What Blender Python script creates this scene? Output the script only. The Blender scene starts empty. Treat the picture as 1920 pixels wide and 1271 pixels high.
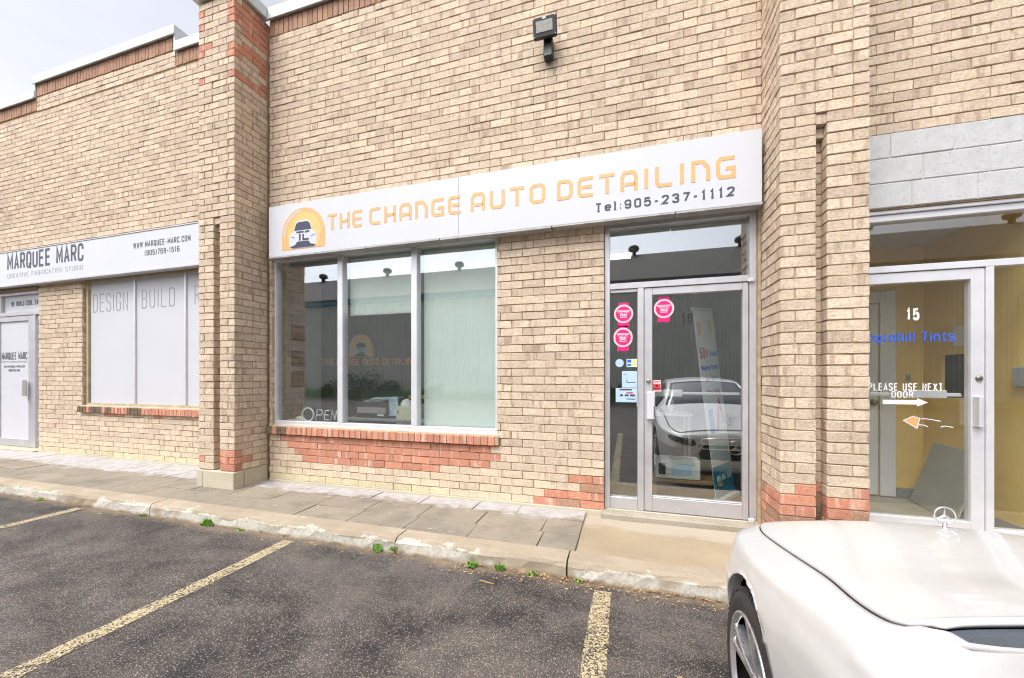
import bpy, math, random
from mathutils import Vector, Matrix
from mathutils.bvhtree import BVHTree
random.seed(7)
SC = bpy.context.scene
COL = SC.collection
R = math.radians

# ------------------------------------------------------------------ camera
EYE = 1.48
FPX = 721.0
YAW = math.atan(215 / 721)
cam = bpy.data.cameras.new('camera')
cam.sensor_fit = 'HORIZONTAL'; cam.sensor_width = 36.0
cam.lens = 36.0 * FPX / 1920
cam.shift_y = 69.5 / 1920
cam.clip_start = 0.05; cam.clip_end = 2000
camo = bpy.data.objects.new('camera', cam)
camo.location = (0, 0, EYE); camo.rotation_euler = (R(90), 0, YAW)
COL.objects.link(camo); SC.camera = camo

# ------------------------------------------------------------------ sky (overcast) and sun
SUN_EL, SUN_AZ = 58.0, 205.0          # azimuth clockwise from +y: behind the camera, a little to the left
W = bpy.data.worlds.new('World'); SC.world = W; W.use_nodes = True
nt = W.node_tree
sky = nt.nodes.new('ShaderNodeTexSky'); sky.sky_type = 'NISHITA'; sky.sun_disc = False
sky.sun_elevation = R(SUN_EL); sky.sun_rotation = R(SUN_AZ)
sky.air_density = 1.0; sky.dust_density = 4.0; sky.ozone_density = 1.0
bw = nt.nodes.new('ShaderNodeRGBToBW'); nt.links.new(sky.outputs[0], bw.inputs[0])
tint = nt.nodes.new('ShaderNodeMix'); tint.data_type = 'RGBA'; tint.blend_type = 'MULTIPLY'; tint.inputs[0].default_value = 1
nt.links.new(bw.outputs[0], tint.inputs[6]); tint.inputs[7].default_value = (0.965, 0.975, 1.04, 1)
mx = nt.nodes.new('ShaderNodeMix'); mx.data_type = 'RGBA'; mx.inputs[0].default_value = 0.90
nt.links.new(sky.outputs[0], mx.inputs[6]); nt.links.new(tint.outputs[2], mx.inputs[7])
tc = nt.nodes.new('ShaderNodeTexCoord')
mp = nt.nodes.new('ShaderNodeMapping'); mp.inputs['Scale'].default_value = (1.0, 1.0, 2.6)
nt.links.new(tc.outputs['Generated'], mp.inputs[0])
cl = nt.nodes.new('ShaderNodeTexNoise'); cl.inputs['Scale'].default_value = 2.2; cl.inputs['Detail'].default_value = 6
nt.links.new(mp.outputs[0], cl.inputs['Vector'])
rg = nt.nodes.new('ShaderNodeMapRange'); rg.inputs[1].default_value = 0.3; rg.inputs[2].default_value = 0.7
rg.inputs[3].default_value = 1.42; rg.inputs[4].default_value = 1.72
nt.links.new(cl.outputs['Fac'], rg.inputs[0])
mu = nt.nodes.new('ShaderNodeMix'); mu.data_type = 'RGBA'; mu.blend_type = 'MULTIPLY'; mu.inputs[0].default_value = 1
nt.links.new(mx.outputs[2], mu.inputs[6]); nt.links.new(rg.outputs[0], mu.inputs[7])
bg = nt.nodes.new('ShaderNodeBackground'); bg.inputs['Strength'].default_value = 0.15
nt.links.new(mu.outputs[2], bg.inputs[0])
wo = nt.nodes.new('ShaderNodeOutputWorld'); nt.links.new(bg.outputs[0], wo.inputs[0])
for n in list(nt.nodes):
    if n.type == 'BACKGROUND' and n != bg: nt.nodes.remove(n)
    elif n.type == 'OUTPUT_WORLD' and n != wo: nt.nodes.remove(n)

sl = bpy.data.lights.new('sun', 'SUN'); sl.energy = 1.0; sl.angle = R(25); sl.color = (1.0, 0.95, 0.87)
so = bpy.data.objects.new('sun', sl); COL.objects.link(so)
az, el = R(SUN_AZ), R(SUN_EL)
sdir = Vector((math.sin(az) * math.cos(el), math.cos(az) * math.cos(el), math.sin(el)))
so.rotation_euler = sdir.to_track_quat('Z', 'Y').to_euler(); so.location = sdir * 50

SC.view_settings.view_transform = 'Standard'; SC.view_settings.look = 'None'
SC.view_settings.exposure = 0.83; SC.view_settings.gamma = 1.0; SC.view_settings.use_curve_mapping = False
SC.render.engine = 'CYCLES'
SC.cycles.use_denoising = True; SC.cycles.filter_width = 1.1
SC.cycles.max_bounces = 10; SC.cycles.transparent_max_bounces = 16; SC.cycles.diffuse_bounces = 4; SC.cycles.glossy_bounces = 4
SC.cycles.sample_clamp_indirect = 6

def project(x, y, z):                 # used only to sort bricks by how large they show
    c, s = math.cos(YAW), math.sin(YAW)
    X, D = x * c + y * s, -x * s + y * c
    if D < 0.1: return None
    return 960 + FPX * X / D, 705 - FPX * (z - EYE) / D, D

# ------------------------------------------------------------------ object helpers
def tag(o, label=None, cat=None, group=None, kind=None):
    if label: o['label'] = label
    if cat: o['category'] = cat
    if group: o['group'] = group
    if kind: o['kind'] = kind
    return o
def empty(name, loc=(0, 0, 0), rz=0, parent=None):
    o = bpy.data.objects.new(name, None); o.location = loc; o.rotation_euler = (0, 0, rz)
    o.empty_display_size = 0.1; COL.objects.link(o); o.parent = parent
    return o
def link(name, me, mat=None, parent=None):
    o = bpy.data.objects.new(name, me); COL.objects.link(o); o.parent = parent
    if mat is not None:
        if len(me.materials) == 0: me.materials.append(mat)
    return o
class MB:
    """collects shapes, builds one mesh object"""
    def __init__(s): s.v = []; s.f = []; s.sm = []
    def add(s, v, f, smooth=False):
        n = len(s.v); s.v += [tuple(p) for p in v]; s.f += [tuple(i + n for i in q) for q in f]; s.sm += [smooth] * len(f); return s
    def box(s, x0, x1, y0, y1, z0, z1, c=0.0):
        if x0 > x1: x0, x1 = x1, x0
        if y0 > y1: y0, y1 = y1, y0
        if z0 > z1: z0, z1 = z1, z0
        v, f = cbox(x0, x1, y0, y1, z0, z1, c); return s.add(v, f)
    def xf(s, M, k=0):
        s.v = s.v[:k] + [tuple(M @ Vector(p)) for p in s.v[k:]]; return s
    def tube(s, pts, r, n=8, caps=True):
        pts = [Vector(p) for p in pts]; rings = []; k = len(s.v); vv = []; ff = []
        for i, p in enumerate(pts):
            d = (pts[min(i + 1, len(pts) - 1)] - pts[max(i - 1, 0)]).normalized()
            a = d.orthogonal().normalized() if i == 0 else (a - d * a.dot(d)).normalized()
            b = d.cross(a); rr = r[i] if isinstance(r, (list, tuple)) else r
            for j in range(n):
                t = 2 * math.pi * j / n; vv.append(p + (a * math.cos(t) + b * math.sin(t)) * rr)
        for i in range(len(pts) - 1):
            for j in range(n):
                ff.append((i * n + j, i * n + (j + 1) % n, (i + 1) * n + (j + 1) % n, (i + 1) * n + j))
        s.add(vv, ff, True)
        if caps:
            s.f.append(tuple(k + j for j in range(n))[::-1]); s.f.append(tuple(k + (len(pts) - 1) * n + j for j in range(n))); s.sm += [False, False]
        return s
    def lathe(s, prof, n=32, ax='z', smooth=True):
        vv = []; ff = []; m = len(prof)
        for j in range(n):
            t = 2 * math.pi * j / n; cs, sn = math.cos(t), math.sin(t)
            for (r, h) in prof:
                vv.append((r * cs, r * sn, h) if ax == 'z' else (h, r * cs, r * sn) if ax == 'x' else (r * cs, h, r * sn))
        for j in range(n):
            for i in range(m - 1):
                ff.append((j * m + i, ((j + 1) % n) * m + i, ((j + 1) % n) * m + i + 1, j * m + i + 1))
        return s.add(vv, ff, smooth)
    def prism(s, poly, y0, y1):        # polygon in x,z extruded in y (front at y0)
        n = len(poly); v = [(x, y0, z) for x, z in poly] + [(x, y1, z) for x, z in poly]
        f = [tuple(range(n)), tuple(range(2 * n - 1, n - 1, -1))] + [(i + n, (i + 1) % n + n, (i + 1) % n, i) for i in range(n)]
        return s.add(v, f)
    def build(s, name, mat, parent=None, loc=None):
        me = bpy.data.meshes.new(name); me.from_pydata(s.v, [], s.f); me.polygons.foreach_set('use_smooth', s.sm)
        me.validate(); me.update()
        o = link(name, me, mat, parent)
        if loc is not None: o.location = loc
        return o
def cbox(x0, x1, y0, y1, z0, z1, c=0.0):
    if c <= 0:
        v = [(x0, y0, z0), (x1, y0, z0), (x1, y1, z0), (x0, y1, z0), (x0, y0, z1), (x1, y0, z1), (x1, y1, z1), (x0, y1, z1)]
        return v, [(0, 3, 2, 1), (4, 5, 6, 7), (0, 1, 5, 4), (1, 2, 6, 5), (2, 3, 7, 6), (3, 0, 4, 7)]
    c = min(c, 0.45 * min(x1 - x0, y1 - y0, z1 - z0))
    v = []; idx = {}
    for i, (x, sx) in enumerate(((x0, 1), (x1, -1))):
        for j, (y, sy) in enumerate(((y0, 1), (y1, -1))):
            for k, (z, sz) in enumerate(((z0, 1), (z1, -1))):
                for a in range(3):
                    p = [x + sx * c, y + sy * c, z + sz * c]; p[a] = (x, y, z)[a]
                    idx[(i, j, k, a)] = len(v); v.append(tuple(p))
    f = []
    I = lambda i, j, k, a: idx[(i, j, k, a)]
    for i in (0, 1):
        q = [I(i, 0, 0, 0), I(i, 1, 0, 0), I(i, 1, 1, 0), I(i, 0, 1, 0)]; f.append(q if i else q[::-1])
        q = [I(0, i, 0, 1), I(1, i, 0, 1), I(1, i, 1, 1), I(0, i, 1, 1)]; f.append(q[::-1] if i else q)
        q = [I(0, 0, i, 2), I(1, 0, i, 2), I(1, 1, i, 2), I(0, 1, i, 2)]; f.append(q if i else q[::-1])
    cx, cy, cz = (x0 + x1) / 2, (y0 + y1) / 2, (z0 + z1) / 2
    def put(q):
        p = [Vector(v[t]) for t in q]; n = (p[1] - p[0]).cross(p[2] - p[0])
        m = sum(p, Vector()) / len(p) - Vector((cx, cy, cz))
        f.append(tuple(q) if n.dot(m) > 0 else tuple(q[::-1]))
    for i in (0, 1):
        for j in (0, 1):
            put([I(i, j, 0, 0), I(i, j, 1, 0), I(i, j, 1, 1), I(i, j, 0, 1)])
            put([I(i, 0, j, 0), I(i, 1, j, 0), I(i, 1, j, 2), I(i, 0, j, 2)])
            put([I(0, i, j, 1), I(1, i, j, 1), I(1, i, j, 2), I(0, i, j, 2)])
            for k in (0, 1): put([I(i, j, k, 0), I(i, j, k, 1), I(i, j, k, 2)])
    return v, [tuple(q) for q in f]
def box(name, x0, x1, y0, y1, z0, z1, mat, parent=None, c=0.0):
    return MB().box(x0, x1, y0, y1, z0, z1, c).build(name, mat, parent)

# ------------------------------------------------------------------ materials
class NT:
    def __init__(s, name):
        s.m = bpy.data.materials.new(name); s.m.use_nodes = True; s.t = s.m.node_tree
        s.b = s.t.nodes['Principled BSDF']; s.out = s.t.nodes['Material Output']
    def set(s, sock, v):
        if isinstance(v, bpy.types.NodeSocket): s.t.links.new(v, sock)
        elif sock.type == 'RGBA' and len(v) == 3: sock.default_value = (*v, 1)
        else: sock.default_value = v
    def n(s, typ, ins=None, **p):
        x = s.t.nodes.new('ShaderNode' + typ)
        for k, v in p.items(): setattr(x, k, v)
        for k, v in (ins or {}).items(): s.set(x.inputs[k], v)
        return x
    def pos(s): return s.n('NewGeometry').outputs['Position']
    def map(s, vec, sc=(1, 1, 1), loc=(0, 0, 0)): return s.n('Mapping', {'Vector': vec, 'Scale': sc, 'Location': loc}).outputs[0]
    def noise(s, vec, sc, det=4, rough=0.55, dist=0): return s.n('TexNoise', {'Vector': vec, 'Scale': sc, 'Detail': det, 'Roughness': rough, 'Distortion': dist}).outputs['Fac']
    def voro(s, vec, sc, out='Distance', feat='F1'): return s.n('TexVoronoi', {'Vector': vec, 'Scale': sc}, feature=feat).outputs[out]
    def rng(s, v, a, b, c=0.0, d=1.0): return s.n('MapRange', {0: v, 1: a, 2: b, 3: c, 4: d}).outputs[0]
    def math(s, op, a, b=0.0): return s.n('Math', {0: a, 1: b}, operation=op).outputs[0]
    def mix(s, f, a, b, mode='MIX'): return s.n('Mix', {0: f, 6: a, 7: b}, data_type='RGBA', blend_type=mode).outputs[2]
    def bump(s, h, st, di, nrm=None):
        ins = {'Height': h, 'Strength': st, 'Distance': di}
        if nrm is not None: ins['Normal'] = nrm
        return s.n('Bump', ins).outputs[0]
    def p(s, **k):
        for a, v in k.items(): s.set(s.b.inputs[{'col': 'Base Color', 'rough': 'Roughness', 'metal': 'Metallic', 'nrm': 'Normal', 'spec': 'Specular IOR Level', 'coat': 'Coat Weight', 'coatr': 'Coat Roughness', 'alpha': 'Alpha', 'em': 'Emission Color', 'ems': 'Emission Strength', 'trans': 'Transmission Weight'}[a]], v)
        return s
def plain(name, col, rough=0.5, metal=0.0, var=0.12, sc=9.0, bmp=0.0, bsc=60.0, **k):
    m = NT(name); P = m.pos()
    n = m.noise(P, sc, 5, 0.6)
    c = m.mix(m.rng(n, 0.3, 0.7), tuple(x * (1 - var) for x in col), tuple(min(1, x * (1 + var)) for x in col))
    m.p(col=c, rough=m.rng(m.noise(P, sc * 3, 3), 0.3, 0.7, max(0.02, rough - 0.07), min(1, rough + 0.07)), metal=metal, **k)
    if bmp > 0: m.p(nrm=m.bump(m.noise(P, bsc, 4), bmp, 0.003))
    return m.m

def brick_mat(name, c1, c2, cf, flash=0.7, light=None):
    m = NT(name); P = m.pos()
    isl = m.n('NewGeometry').outputs['Random Per Island']; ob = m.n('ObjectInfo').outputs['Random']
    r = m.math('FRACT', m.math('ADD', isl, ob))
    r2 = m.math('FRACT', m.math('MULTIPLY', r, 17.31)); r3 = m.math('FRACT', m.math('MULTIPLY', r, 53.7))
    off = m.n('CombineXYZ', {0: m.math('MULTIPLY', r, 37.0), 1: m.math('MULTIPLY', r2, 23.0), 2: 0.0}).outputs[0]
    Q = m.n('VectorMath', {0: P, 1: off}, operation='ADD').outputs[0]
    base = m.mix(m.rng(r2, 0.0, 1.0), c1, c2)
    fl = m.rng(m.noise(m.map(Q, (15, 15, 1.5)), 1.0, 3, 0.55), 0.55, 0.66)
    base = m.mix(m.math('MULTIPLY', fl, flash), base, cf)
    # whole-brick value change
    base = m.mix(1.0, base, m.n('CombineColor', {0: m.rng(r3, 0, 1, 0.88, 1.08), 1: m.rng(r3, 0, 1, 0.88, 1.07), 2: m.rng(r3, 0, 1, 0.87, 1.05)}).outputs[0], 'MULTIPLY')
    # streaky bark-like face
    st = m.noise(m.map(Q, (38, 38, 120)), 1.0, 5, 0.7, 0.6)
    base = m.mix(m.rng(st, 0.54, 0.68, 0, 0.62), base, tuple(x * 0.55 for x in cf))
    base = m.mix(m.rng(st, 0.44, 0.30, 0, 0.5), base, light or (0.70, 0.62, 0.52))
    mo = m.noise(Q, 44, 5, 0.75)
    g_ = m.rng(mo, 0.34, 0.66, 0.80, 1.13)
    base = m.mix(1.0, base, m.n('CombineColor', {0: g_, 1: g_, 2: g_}).outputs[0], 'MULTIPLY')
    base = m.mix(m.rng(m.noise(Q, 19, 4, 0.6), 0.48, 0.70, 0, 0.45), base, tuple(0.5 * a_ + 0.5 * b_ for a_, b_ in zip(c2, (0.50, 0.40, 0.38))))
    sp = m.noise(P, 230, 3, 0.7)
    base = m.mix(m.rng(sp, 0.58, 0.68, 0, 0.6), base, (0.15, 0.095, 0.065))
    if light:                          # salts washed up from the pavement, uneven edge
        z = m.n('SeparateXYZ', {0: P}).outputs[2]
        e = m.math('ADD', z, m.rng(m.noise(m.map(P, (2.2, 2.2, 5)), 1.0, 4), 0, 1, -0.35, 0.35))
        base = m.mix(m.rng(e, 0.60, 0.10, 0.0, 0.5), base, light)
    st2 = m.noise(m.map(P, (0.8, 0.8, 0.35)), 1.0, 5, 0.6)
    base = m.mix(m.rng(st2, 0.52, 0.75, 0, 0.13), base, (0.25, 0.19, 0.14), 'MIX')
    h = m.math('ADD', m.math('MULTIPLY', st, 1.0), m.math('MULTIPLY', m.noise(P, 120, 3), 0.5))
    m.p(col=base, rough=0.88, spec=0.25, nrm=m.bump(h, 0.75, 0.006))
    return m.m

MAT = {}
MAT['brick'] = brick_mat('tan_brick', (0.68, 0.56, 0.41), (0.60, 0.475, 0.355), (0.36, 0.245, 0.175), 0.66, (0.70, 0.61, 0.43))
MAT['brick_red'] = brick_mat('red_brick', (0.62, 0.27, 0.165), (0.52, 0.21, 0.13), (0.74, 0.52, 0.40), 0.8)
MAT['brick_soldier'] = brick_mat('soldier_brick', (0.42, 0.235, 0.145), (0.35, 0.19, 0.12), (0.46, 0.31, 0.21), 0.5)
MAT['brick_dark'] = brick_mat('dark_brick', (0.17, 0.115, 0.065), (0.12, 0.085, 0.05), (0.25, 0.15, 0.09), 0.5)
MAT['brick_pale'] = brick_mat('pale_brick', (0.68, 0.60, 0.38), (0.62, 0.55, 0.36), (0.50, 0.42, 0.27), 0.35)
MAT['mortar'] = plain('mortar', (0.42, 0.315, 0.20), 0.95, var=0.25, sc=14, bmp=0.6, bsc=150, spec=0.1)
MAT['block'] = None
m = NT('painted_block'); P = m.pos()
n1 = m.noise(P, 9, 6, 0.65); n2 = m.noise(P, 55, 4, 0.7)
c = m.mix(m.rng(n1, 0.35, 0.7), (0.53, 0.53, 0.52), (0.45, 0.45, 0.44))
c = m.mix(m.rng(n2, 0.56, 0.70, 0, 0.6), c, (0.24, 0.235, 0.22))
c = m.mix(m.rng(m.noise(m.map(P, (3, 3, 8)), 1.0, 5), 0.66, 0.76, 0, 0.7), c, (0.58, 0.46, 0.32))
m.p(col=c, rough=0.8, nrm=m.bump(m.noise(P, 130, 5, 0.7), 0.7, 0.004)); MAT['block'] = m.m
MAT['alu'] = plain('anodised_aluminium', (0.56, 0.55, 0.56), 0.42, 0.55, var=0.08, sc=5)
MAT['alu_light'] = plain('pale_aluminium', (0.70, 0.70, 0.72), 0.40, 0.35, var=0.06, sc=5)
MAT['caulk'] = plain('tan_sealant', (0.42, 0.34, 0.22), 0.8, var=0.2)
MAT['coping'] = plain('grey_sheet_metal', (0.58, 0.60, 0.58), 0.45, 0.25, var=0.08, sc=3)
MAT['steel_lintel'] = plain('weathered_lintel', (0.22, 0.165, 0.075), 0.7, 0.0, var=0.4, sc=16)
MAT['sign_white'] = plain('sign_face', (0.55, 0.555, 0.58), 0.4, var=0.025, sc=1.5)
MAT['sign_edge'] = plain('sign_edge', (0.38, 0.37, 0.35), 0.5, 0.3, var=0.2)
MAT['orange'] = plain('orange_vinyl', (0.80, 0.375, 0.14), 0.4, var=0.04)
MAT['orange_lt'] = plain('pale_orange_vinyl', (0.83, 0.45, 0.14), 0.4, var=0.05)
MAT['navy'] = plain('navy_vinyl', (0.028, 0.035, 0.07), 0.4, var=0.1)
MAT['black'] = plain('black_vinyl', (0.018, 0.018, 0.02), 0.45, var=0.1)
MAT['charcoal'] = plain('charcoal_vinyl', (0.055, 0.06, 0.07), 0.45, var=0.1)
MAT['greyletter'] = plain('grey_vinyl', (0.30, 0.30, 0.33), 0.5, var=0.1)
MAT['white'] = plain('white_vinyl', (0.80, 0.80, 0.80), 0.45, var=0.03)
MAT['pink'] = plain('magenta_vinyl', (0.68, 0.012, 0.16), 0.4, var=0.08)
MAT['pink_lt'] = plain('pale_pink_vinyl', (0.80, 0.52, 0.55), 0.4, var=0.05)
MAT['blue'] = plain('blue_vinyl', (0.02, 0.12, 0.75), 0.4, var=0.15)
MAT['red'] = plain('red_vinyl', (0.55, 0.05, 0.06), 0.4, var=0.1)
MAT['teal'] = plain('teal_print', (0.02, 0.25, 0.36), 0.45, var=0.2)
MAT['paper'] = plain('paper', (0.74, 0.76, 0.78), 0.7, var=0.04)
MAT['paper_blue'] = plain('pale_blue_paper', (0.42, 0.56, 0.68), 0.6, var=0.08)
MAT['vinyl_panel'] = plain('white_window_film', (0.53, 0.535, 0.56), 0.55, var=0.02, sc=1.2)
MAT['blind'] = plain('roller_blind', (0.76, 0.82, 0.78), 0.8, var=0.03, sc=2)
MAT['yellow_wall'] = plain('yellow_paint', (0.78, 0.56, 0.17), 0.6, var=0.08, sc=2)
MAT['white_paint'] = plain('interior_white', (0.72, 0.73, 0.72), 0.6, var=0.05, sc=2)
MAT['grey_wall'] = plain('interior_grey', (0.13, 0.135, 0.13), 0.7, var=0.08, sc=2)
MAT['ceiling'] = plain('ceiling_tile', (0.50, 0.50, 0.48), 0.9, var=0.05, sc=3)
MAT['tile_dark'] = plain('dark_floor_tile', (0.06, 0.062, 0.065), 0.35, var=0.25, sc=6)
MAT['floor_grey'] = plain('grey_floor', (0.40, 0.37, 0.30), 0.5, var=0.15, sc=4)
MAT['board'] = plain('grey_board', (0.36, 0.37, 0.33), 0.7, var=0.06, sc=4)
MAT['wood'] = plain('wood', (0.30, 0.19, 0.09), 0.5, var=0.25, sc=8)
MAT['brown_frame'] = plain('brown_frame', (0.05, 0.03, 0.02), 0.4, var=0.2)
MAT['brown_print'] = plain('brown_print', (0.15, 0.085, 0.055), 0.5, var=0.4, sc=14)
MAT['black_plastic'] = plain('black_plastic', (0.022, 0.022, 0.024), 0.45, var=0.1)
MAT['grey_plastic'] = plain('grey_plastic', (0.30, 0.31, 0.31), 0.5, var=0.06)
MAT['pale_plastic'] = plain('pale_plastic', (0.66, 0.68, 0.66), 0.45, var=0.04)
MAT['cream_metal'] = plain('cream_metal', (0.58, 0.57, 0.42), 0.45, var=0.05)
MAT['yellow_plastic'] = plain('yellow_plastic', (0.74, 0.60, 0.14), 0.4, var=0.06)
MAT['neon'] = plain('unlit_neon_tube', (0.72, 0.74, 0.74), 0.2, var=0.04)
MAT['lens'] = plain('lamp_lens', (0.36, 0.35, 0.30), 0.15, var=0.15, sc=40)
MAT['brass'] = plain('worn_steel', (0.30, 0.28, 0.25), 0.35, 0.8, var=0.15)
m = NT('fluorescent_tube'); m.p(col=(0.9, 0.9, 0.85), em=(1.0, 0.97, 0.85), ems=6.0); MAT['tube'] = m.m

def glass(name, base_refl, tintc, dirt=0.03):
    m = NT(name); t = m.t
    f = m.n('LayerWeight', {'Blend': 0.5}).outputs['Facing']
    fac = m.math('ADD', m.math('MULTIPLY', m.math('POWER', f, 5.0), 0.85), base_refl)
    gl = m.n('BsdfGlossy', {'Color': (0.95, 0.97, 1.0), 'Roughness': 0.0}); tr = m.n('BsdfTransparent', {'Color': tintc})
    df = m.n('BsdfDiffuse', {'Color': (0.55, 0.56, 0.54)})
    P = m.pos()
    d = m.rng(m.noise(m.map(P, (9, 9, 7)), 1.0, 6, 0.7), 0.45, 0.8, dirt * 0.3, dirt * 2.2)
    a = m.n('MixShader', {0: fac, 1: tr.outputs[0], 2: gl.outputs[0]})
    b = m.n('MixShader', {0: d, 1: a.outputs[0], 2: df.outputs[0]})
    t.links.new(b.outputs[0], m.out.inputs[0]); t.nodes.remove(m.b)
    return m.m
MAT['glass'] = glass('shop_glass', 0.21, (0.95, 0.975, 0.955), 0.006)
MAT['glass_clear'] = glass('clear_glass', 0.085, (0.975, 0.985, 0.97), 0.012)

# concrete, paving, asphalt
def concrete(name, c1, c2, dark=(0.2, 0.17, 0.13), dk=0.5, bsc=180):
    m = NT(name); P = m.pos()
    n = m.noise(P, 2.3, 7, 0.65); n2 = m.noise(P, 60, 5, 0.7)
    c = m.mix(m.rng(n, 0.35, 0.68), c1, c2)
    c = m.mix(m.rng(n2, 0.58, 0.72, 0, dk), c, dark)
    c = m.mix(m.rng(m.noise(P, 150, 2), 0.62, 0.7, 0, 0.5), c, (0.55, 0.50, 0.42))
    m.p(col=c, rough=0.92, spec=0.2, nrm=m.bump(m.noise(P, bsc, 4, 0.7), 0.5, 0.004)); return m
MAT['concrete'] = concrete('tan_concrete', (0.40, 0.335, 0.235), (0.33, 0.275, 0.195), (0.22, 0.17, 0.11)).m
MAT['concrete_pale'] = concrete('pale_concrete', (0.50, 0.45, 0.34), (0.43, 0.385, 0.285), (0.33, 0.28, 0.2), 0.3).m
MAT['aggregate'] = concrete('rough_aggregate', (0.36, 0.32, 0.25), (0.24, 0.21, 0.16), (0.08, 0.07, 0.055), 0.95, 60).m
m = concrete('kerb_concrete', (0.37, 0.31, 0.225), (0.285, 0.235, 0.165), (0.17, 0.13, 0.08), 0.6)
P = m.pos(); sx = m.n('SeparateXYZ', {0: P})
# peeling whitish parging low on the kerb face, ragged upper edge
edge = m.math('ADD', sx.outputs[2], m.rng(m.noise(m.map(P, (4.5, 4.5, 9)), 1.0, 6, 0.7), 0, 1, -0.12, 0.12))
pm = m.math('MULTIPLY', m.rng(edge, 0.100, 0.090), m.rng(m.noise(P, 1.6, 3), 0.40, 0.46))
oldc = m.b.inputs['Base Color'].links[0].from_socket
c = m.mix(pm, oldc, m.mix(m.rng(m.noise(P, 40, 5), 0.4, 0.65), (0.52, 0.49, 0.42), (0.40, 0.37, 0.30)))
c = m.mix(m.rng(m.math('ADD', sx.outputs[2], m.rng(m.noise(P, 9, 4), 0, 1, -0.03, 0.03)), 0.022, 0.0, 0, 0.75), c, (0.26, 0.17, 0.08))
m.p(col=c); MAT['kerb'] = m.m

m = NT('slate_paving'); P = m.pos(); ob = m.n('ObjectInfo').outputs['Random']
n = m.noise(P, 3.0, 7, 0.65)
c = m.mix(ob, (0.275, 0.235, 0.175), (0.235, 0.203, 0.155))
c = m.mix(m.rng(n, 0.42, 0.68, 0, 0.7), c, (0.145, 0.128, 0.10))
sy = m.n('SeparateXYZ', {0: P}).outputs[1]
# lime bloom along the foot of the wall, with a ragged flaking edge
e = m.math('ADD', sy, m.rng(m.noise(m.map(P, (2.6, 5, 5)), 1.0, 7, 0.72, 0.8), 0, 1, -0.42, 0.42))
c = m.mix(m.rng(e, 3.60, 3.72, 0, 0.92), c, m.mix(m.rng(m.noise(P, 12, 5), 0.35, 0.7), (0.45, 0.43, 0.42), (0.33, 0.31, 0.29)))
c = m.mix(m.rng(m.noise(m.map(P, (7, 22, 7)), 1.0, 5, 0.7), 0.63, 0.69, 0, 0.7), c, (0.50, 0.47, 0.42))
c = m.mix(m.rng(m.noise(P, 170, 3), 0.6, 0.72, 0, 0.4), c, (0.07, 0.065, 0.06))
m.p(col=c, rough=0.85, spec=0.3, nrm=m.bump(m.math('ADD', m.noise(P, 24, 6, 0.7), m.math('MULTIPLY', m.noise(P, 160, 3), 0.4)), 0.55, 0.008)); MAT['slab'] = m.m

m = NT('walk_concrete'); P = m.pos()
sy = m.n('SeparateXYZ', {0: P}).outputs[1]
c = m.mix(m.rng(m.noise(P, 2.0, 6, 0.6), 0.35, 0.68), (0.36, 0.285, 0.185), (0.285, 0.225, 0.145))
c = m.mix(m.rng(m.noise(P, 95, 4, 0.7), 0.56, 0.70, 0, 0.55), c, (0.15, 0.115, 0.075))
c = m.mix(m.rng(m.noise(P, 140, 2), 0.62, 0.7, 0, 0.5), c, (0.48, 0.42, 0.33))
e = m.math('ADD', sy, m.rng(m.noise(m.map(P, (2.4, 4, 4)), 1.0, 7, 0.7, 0.6), 0, 1, -0.25, 0.25))
c = m.mix(m.rng(e, 3.52, 3.60, 0, 0.7), c, (0.40, 0.355, 0.285))
m.p(col=c, rough=0.92, spec=0.2, nrm=m.bump(m.noise(P, 130, 4, 0.7), 0.6, 0.004)); MAT['walk'] = m.m

m = NT('asphalt'); P = m.pos()
big = m.noise(m.map(P, (0.55, 1.1, 1)), 1.0, 9, 0.68, 0.7)
med = m.noise(P, 3.6, 5, 0.6)
wear = m.rng(m.math('ADD', big, m.math('MULTIPLY', m.math('SUBTRACT', med, 0.5), 0.5)), 0.36, 0.60)
vc = m.n('TexVoronoi', {'Vector': P, 'Scale': 155.0}); vcol = m.n('SeparateColor', {0: vc.outputs['Color']})
dst = m.rng(vc.outputs['Distance'], 0.25, 0.62, 1, 0)
lt = m.math('MULTIPLY', m.math('GREATER_THAN', vcol.outputs[0], m.rng(wear, 0, 1, 0.72, 0.36)), dst)
binder = m.mix(wear, (0.020, 0.019, 0.019), (0.085, 0.072, 0.062))
stone = m.mix(vcol.outputs[1], (0.36, 0.30, 0.24), (0.15, 0.125, 0.105))
stone = m.mix(m.math('GREATER_THAN', vcol.outputs[2], 0.93), stone, (0.52, 0.44, 0.34))
c = m.mix(m.math('MULTIPLY', lt, 0.85), binder, stone)
sxyz = m.n('SeparateXYZ', {0: P}).outputs[1]
# sand and dirt washed against the kerb
sand = m.rng(m.math('ADD', sxyz, m.rng(m.noise(P, 3.1, 6, 0.7), 0, 1, -0.22, 0.14)), 2.66, 2.80, 0, 0.75)
c = m.mix(m.math('MULTIPLY', sand, m.rng(sxyz, 2.95, 2.9)), c, (0.25, 0.19, 0.125))
hh = m.math('ADD', m.math('MULTIPLY', lt, 0.9), m.noise(P, 60, 3))
m.p(col=c, rough=m.rng(wear, 0, 1, 0.72, 0.9), spec=0.35, nrm=m.bump(hh, 0.7, 0.005)); MAT['asphalt'] = m.m

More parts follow.
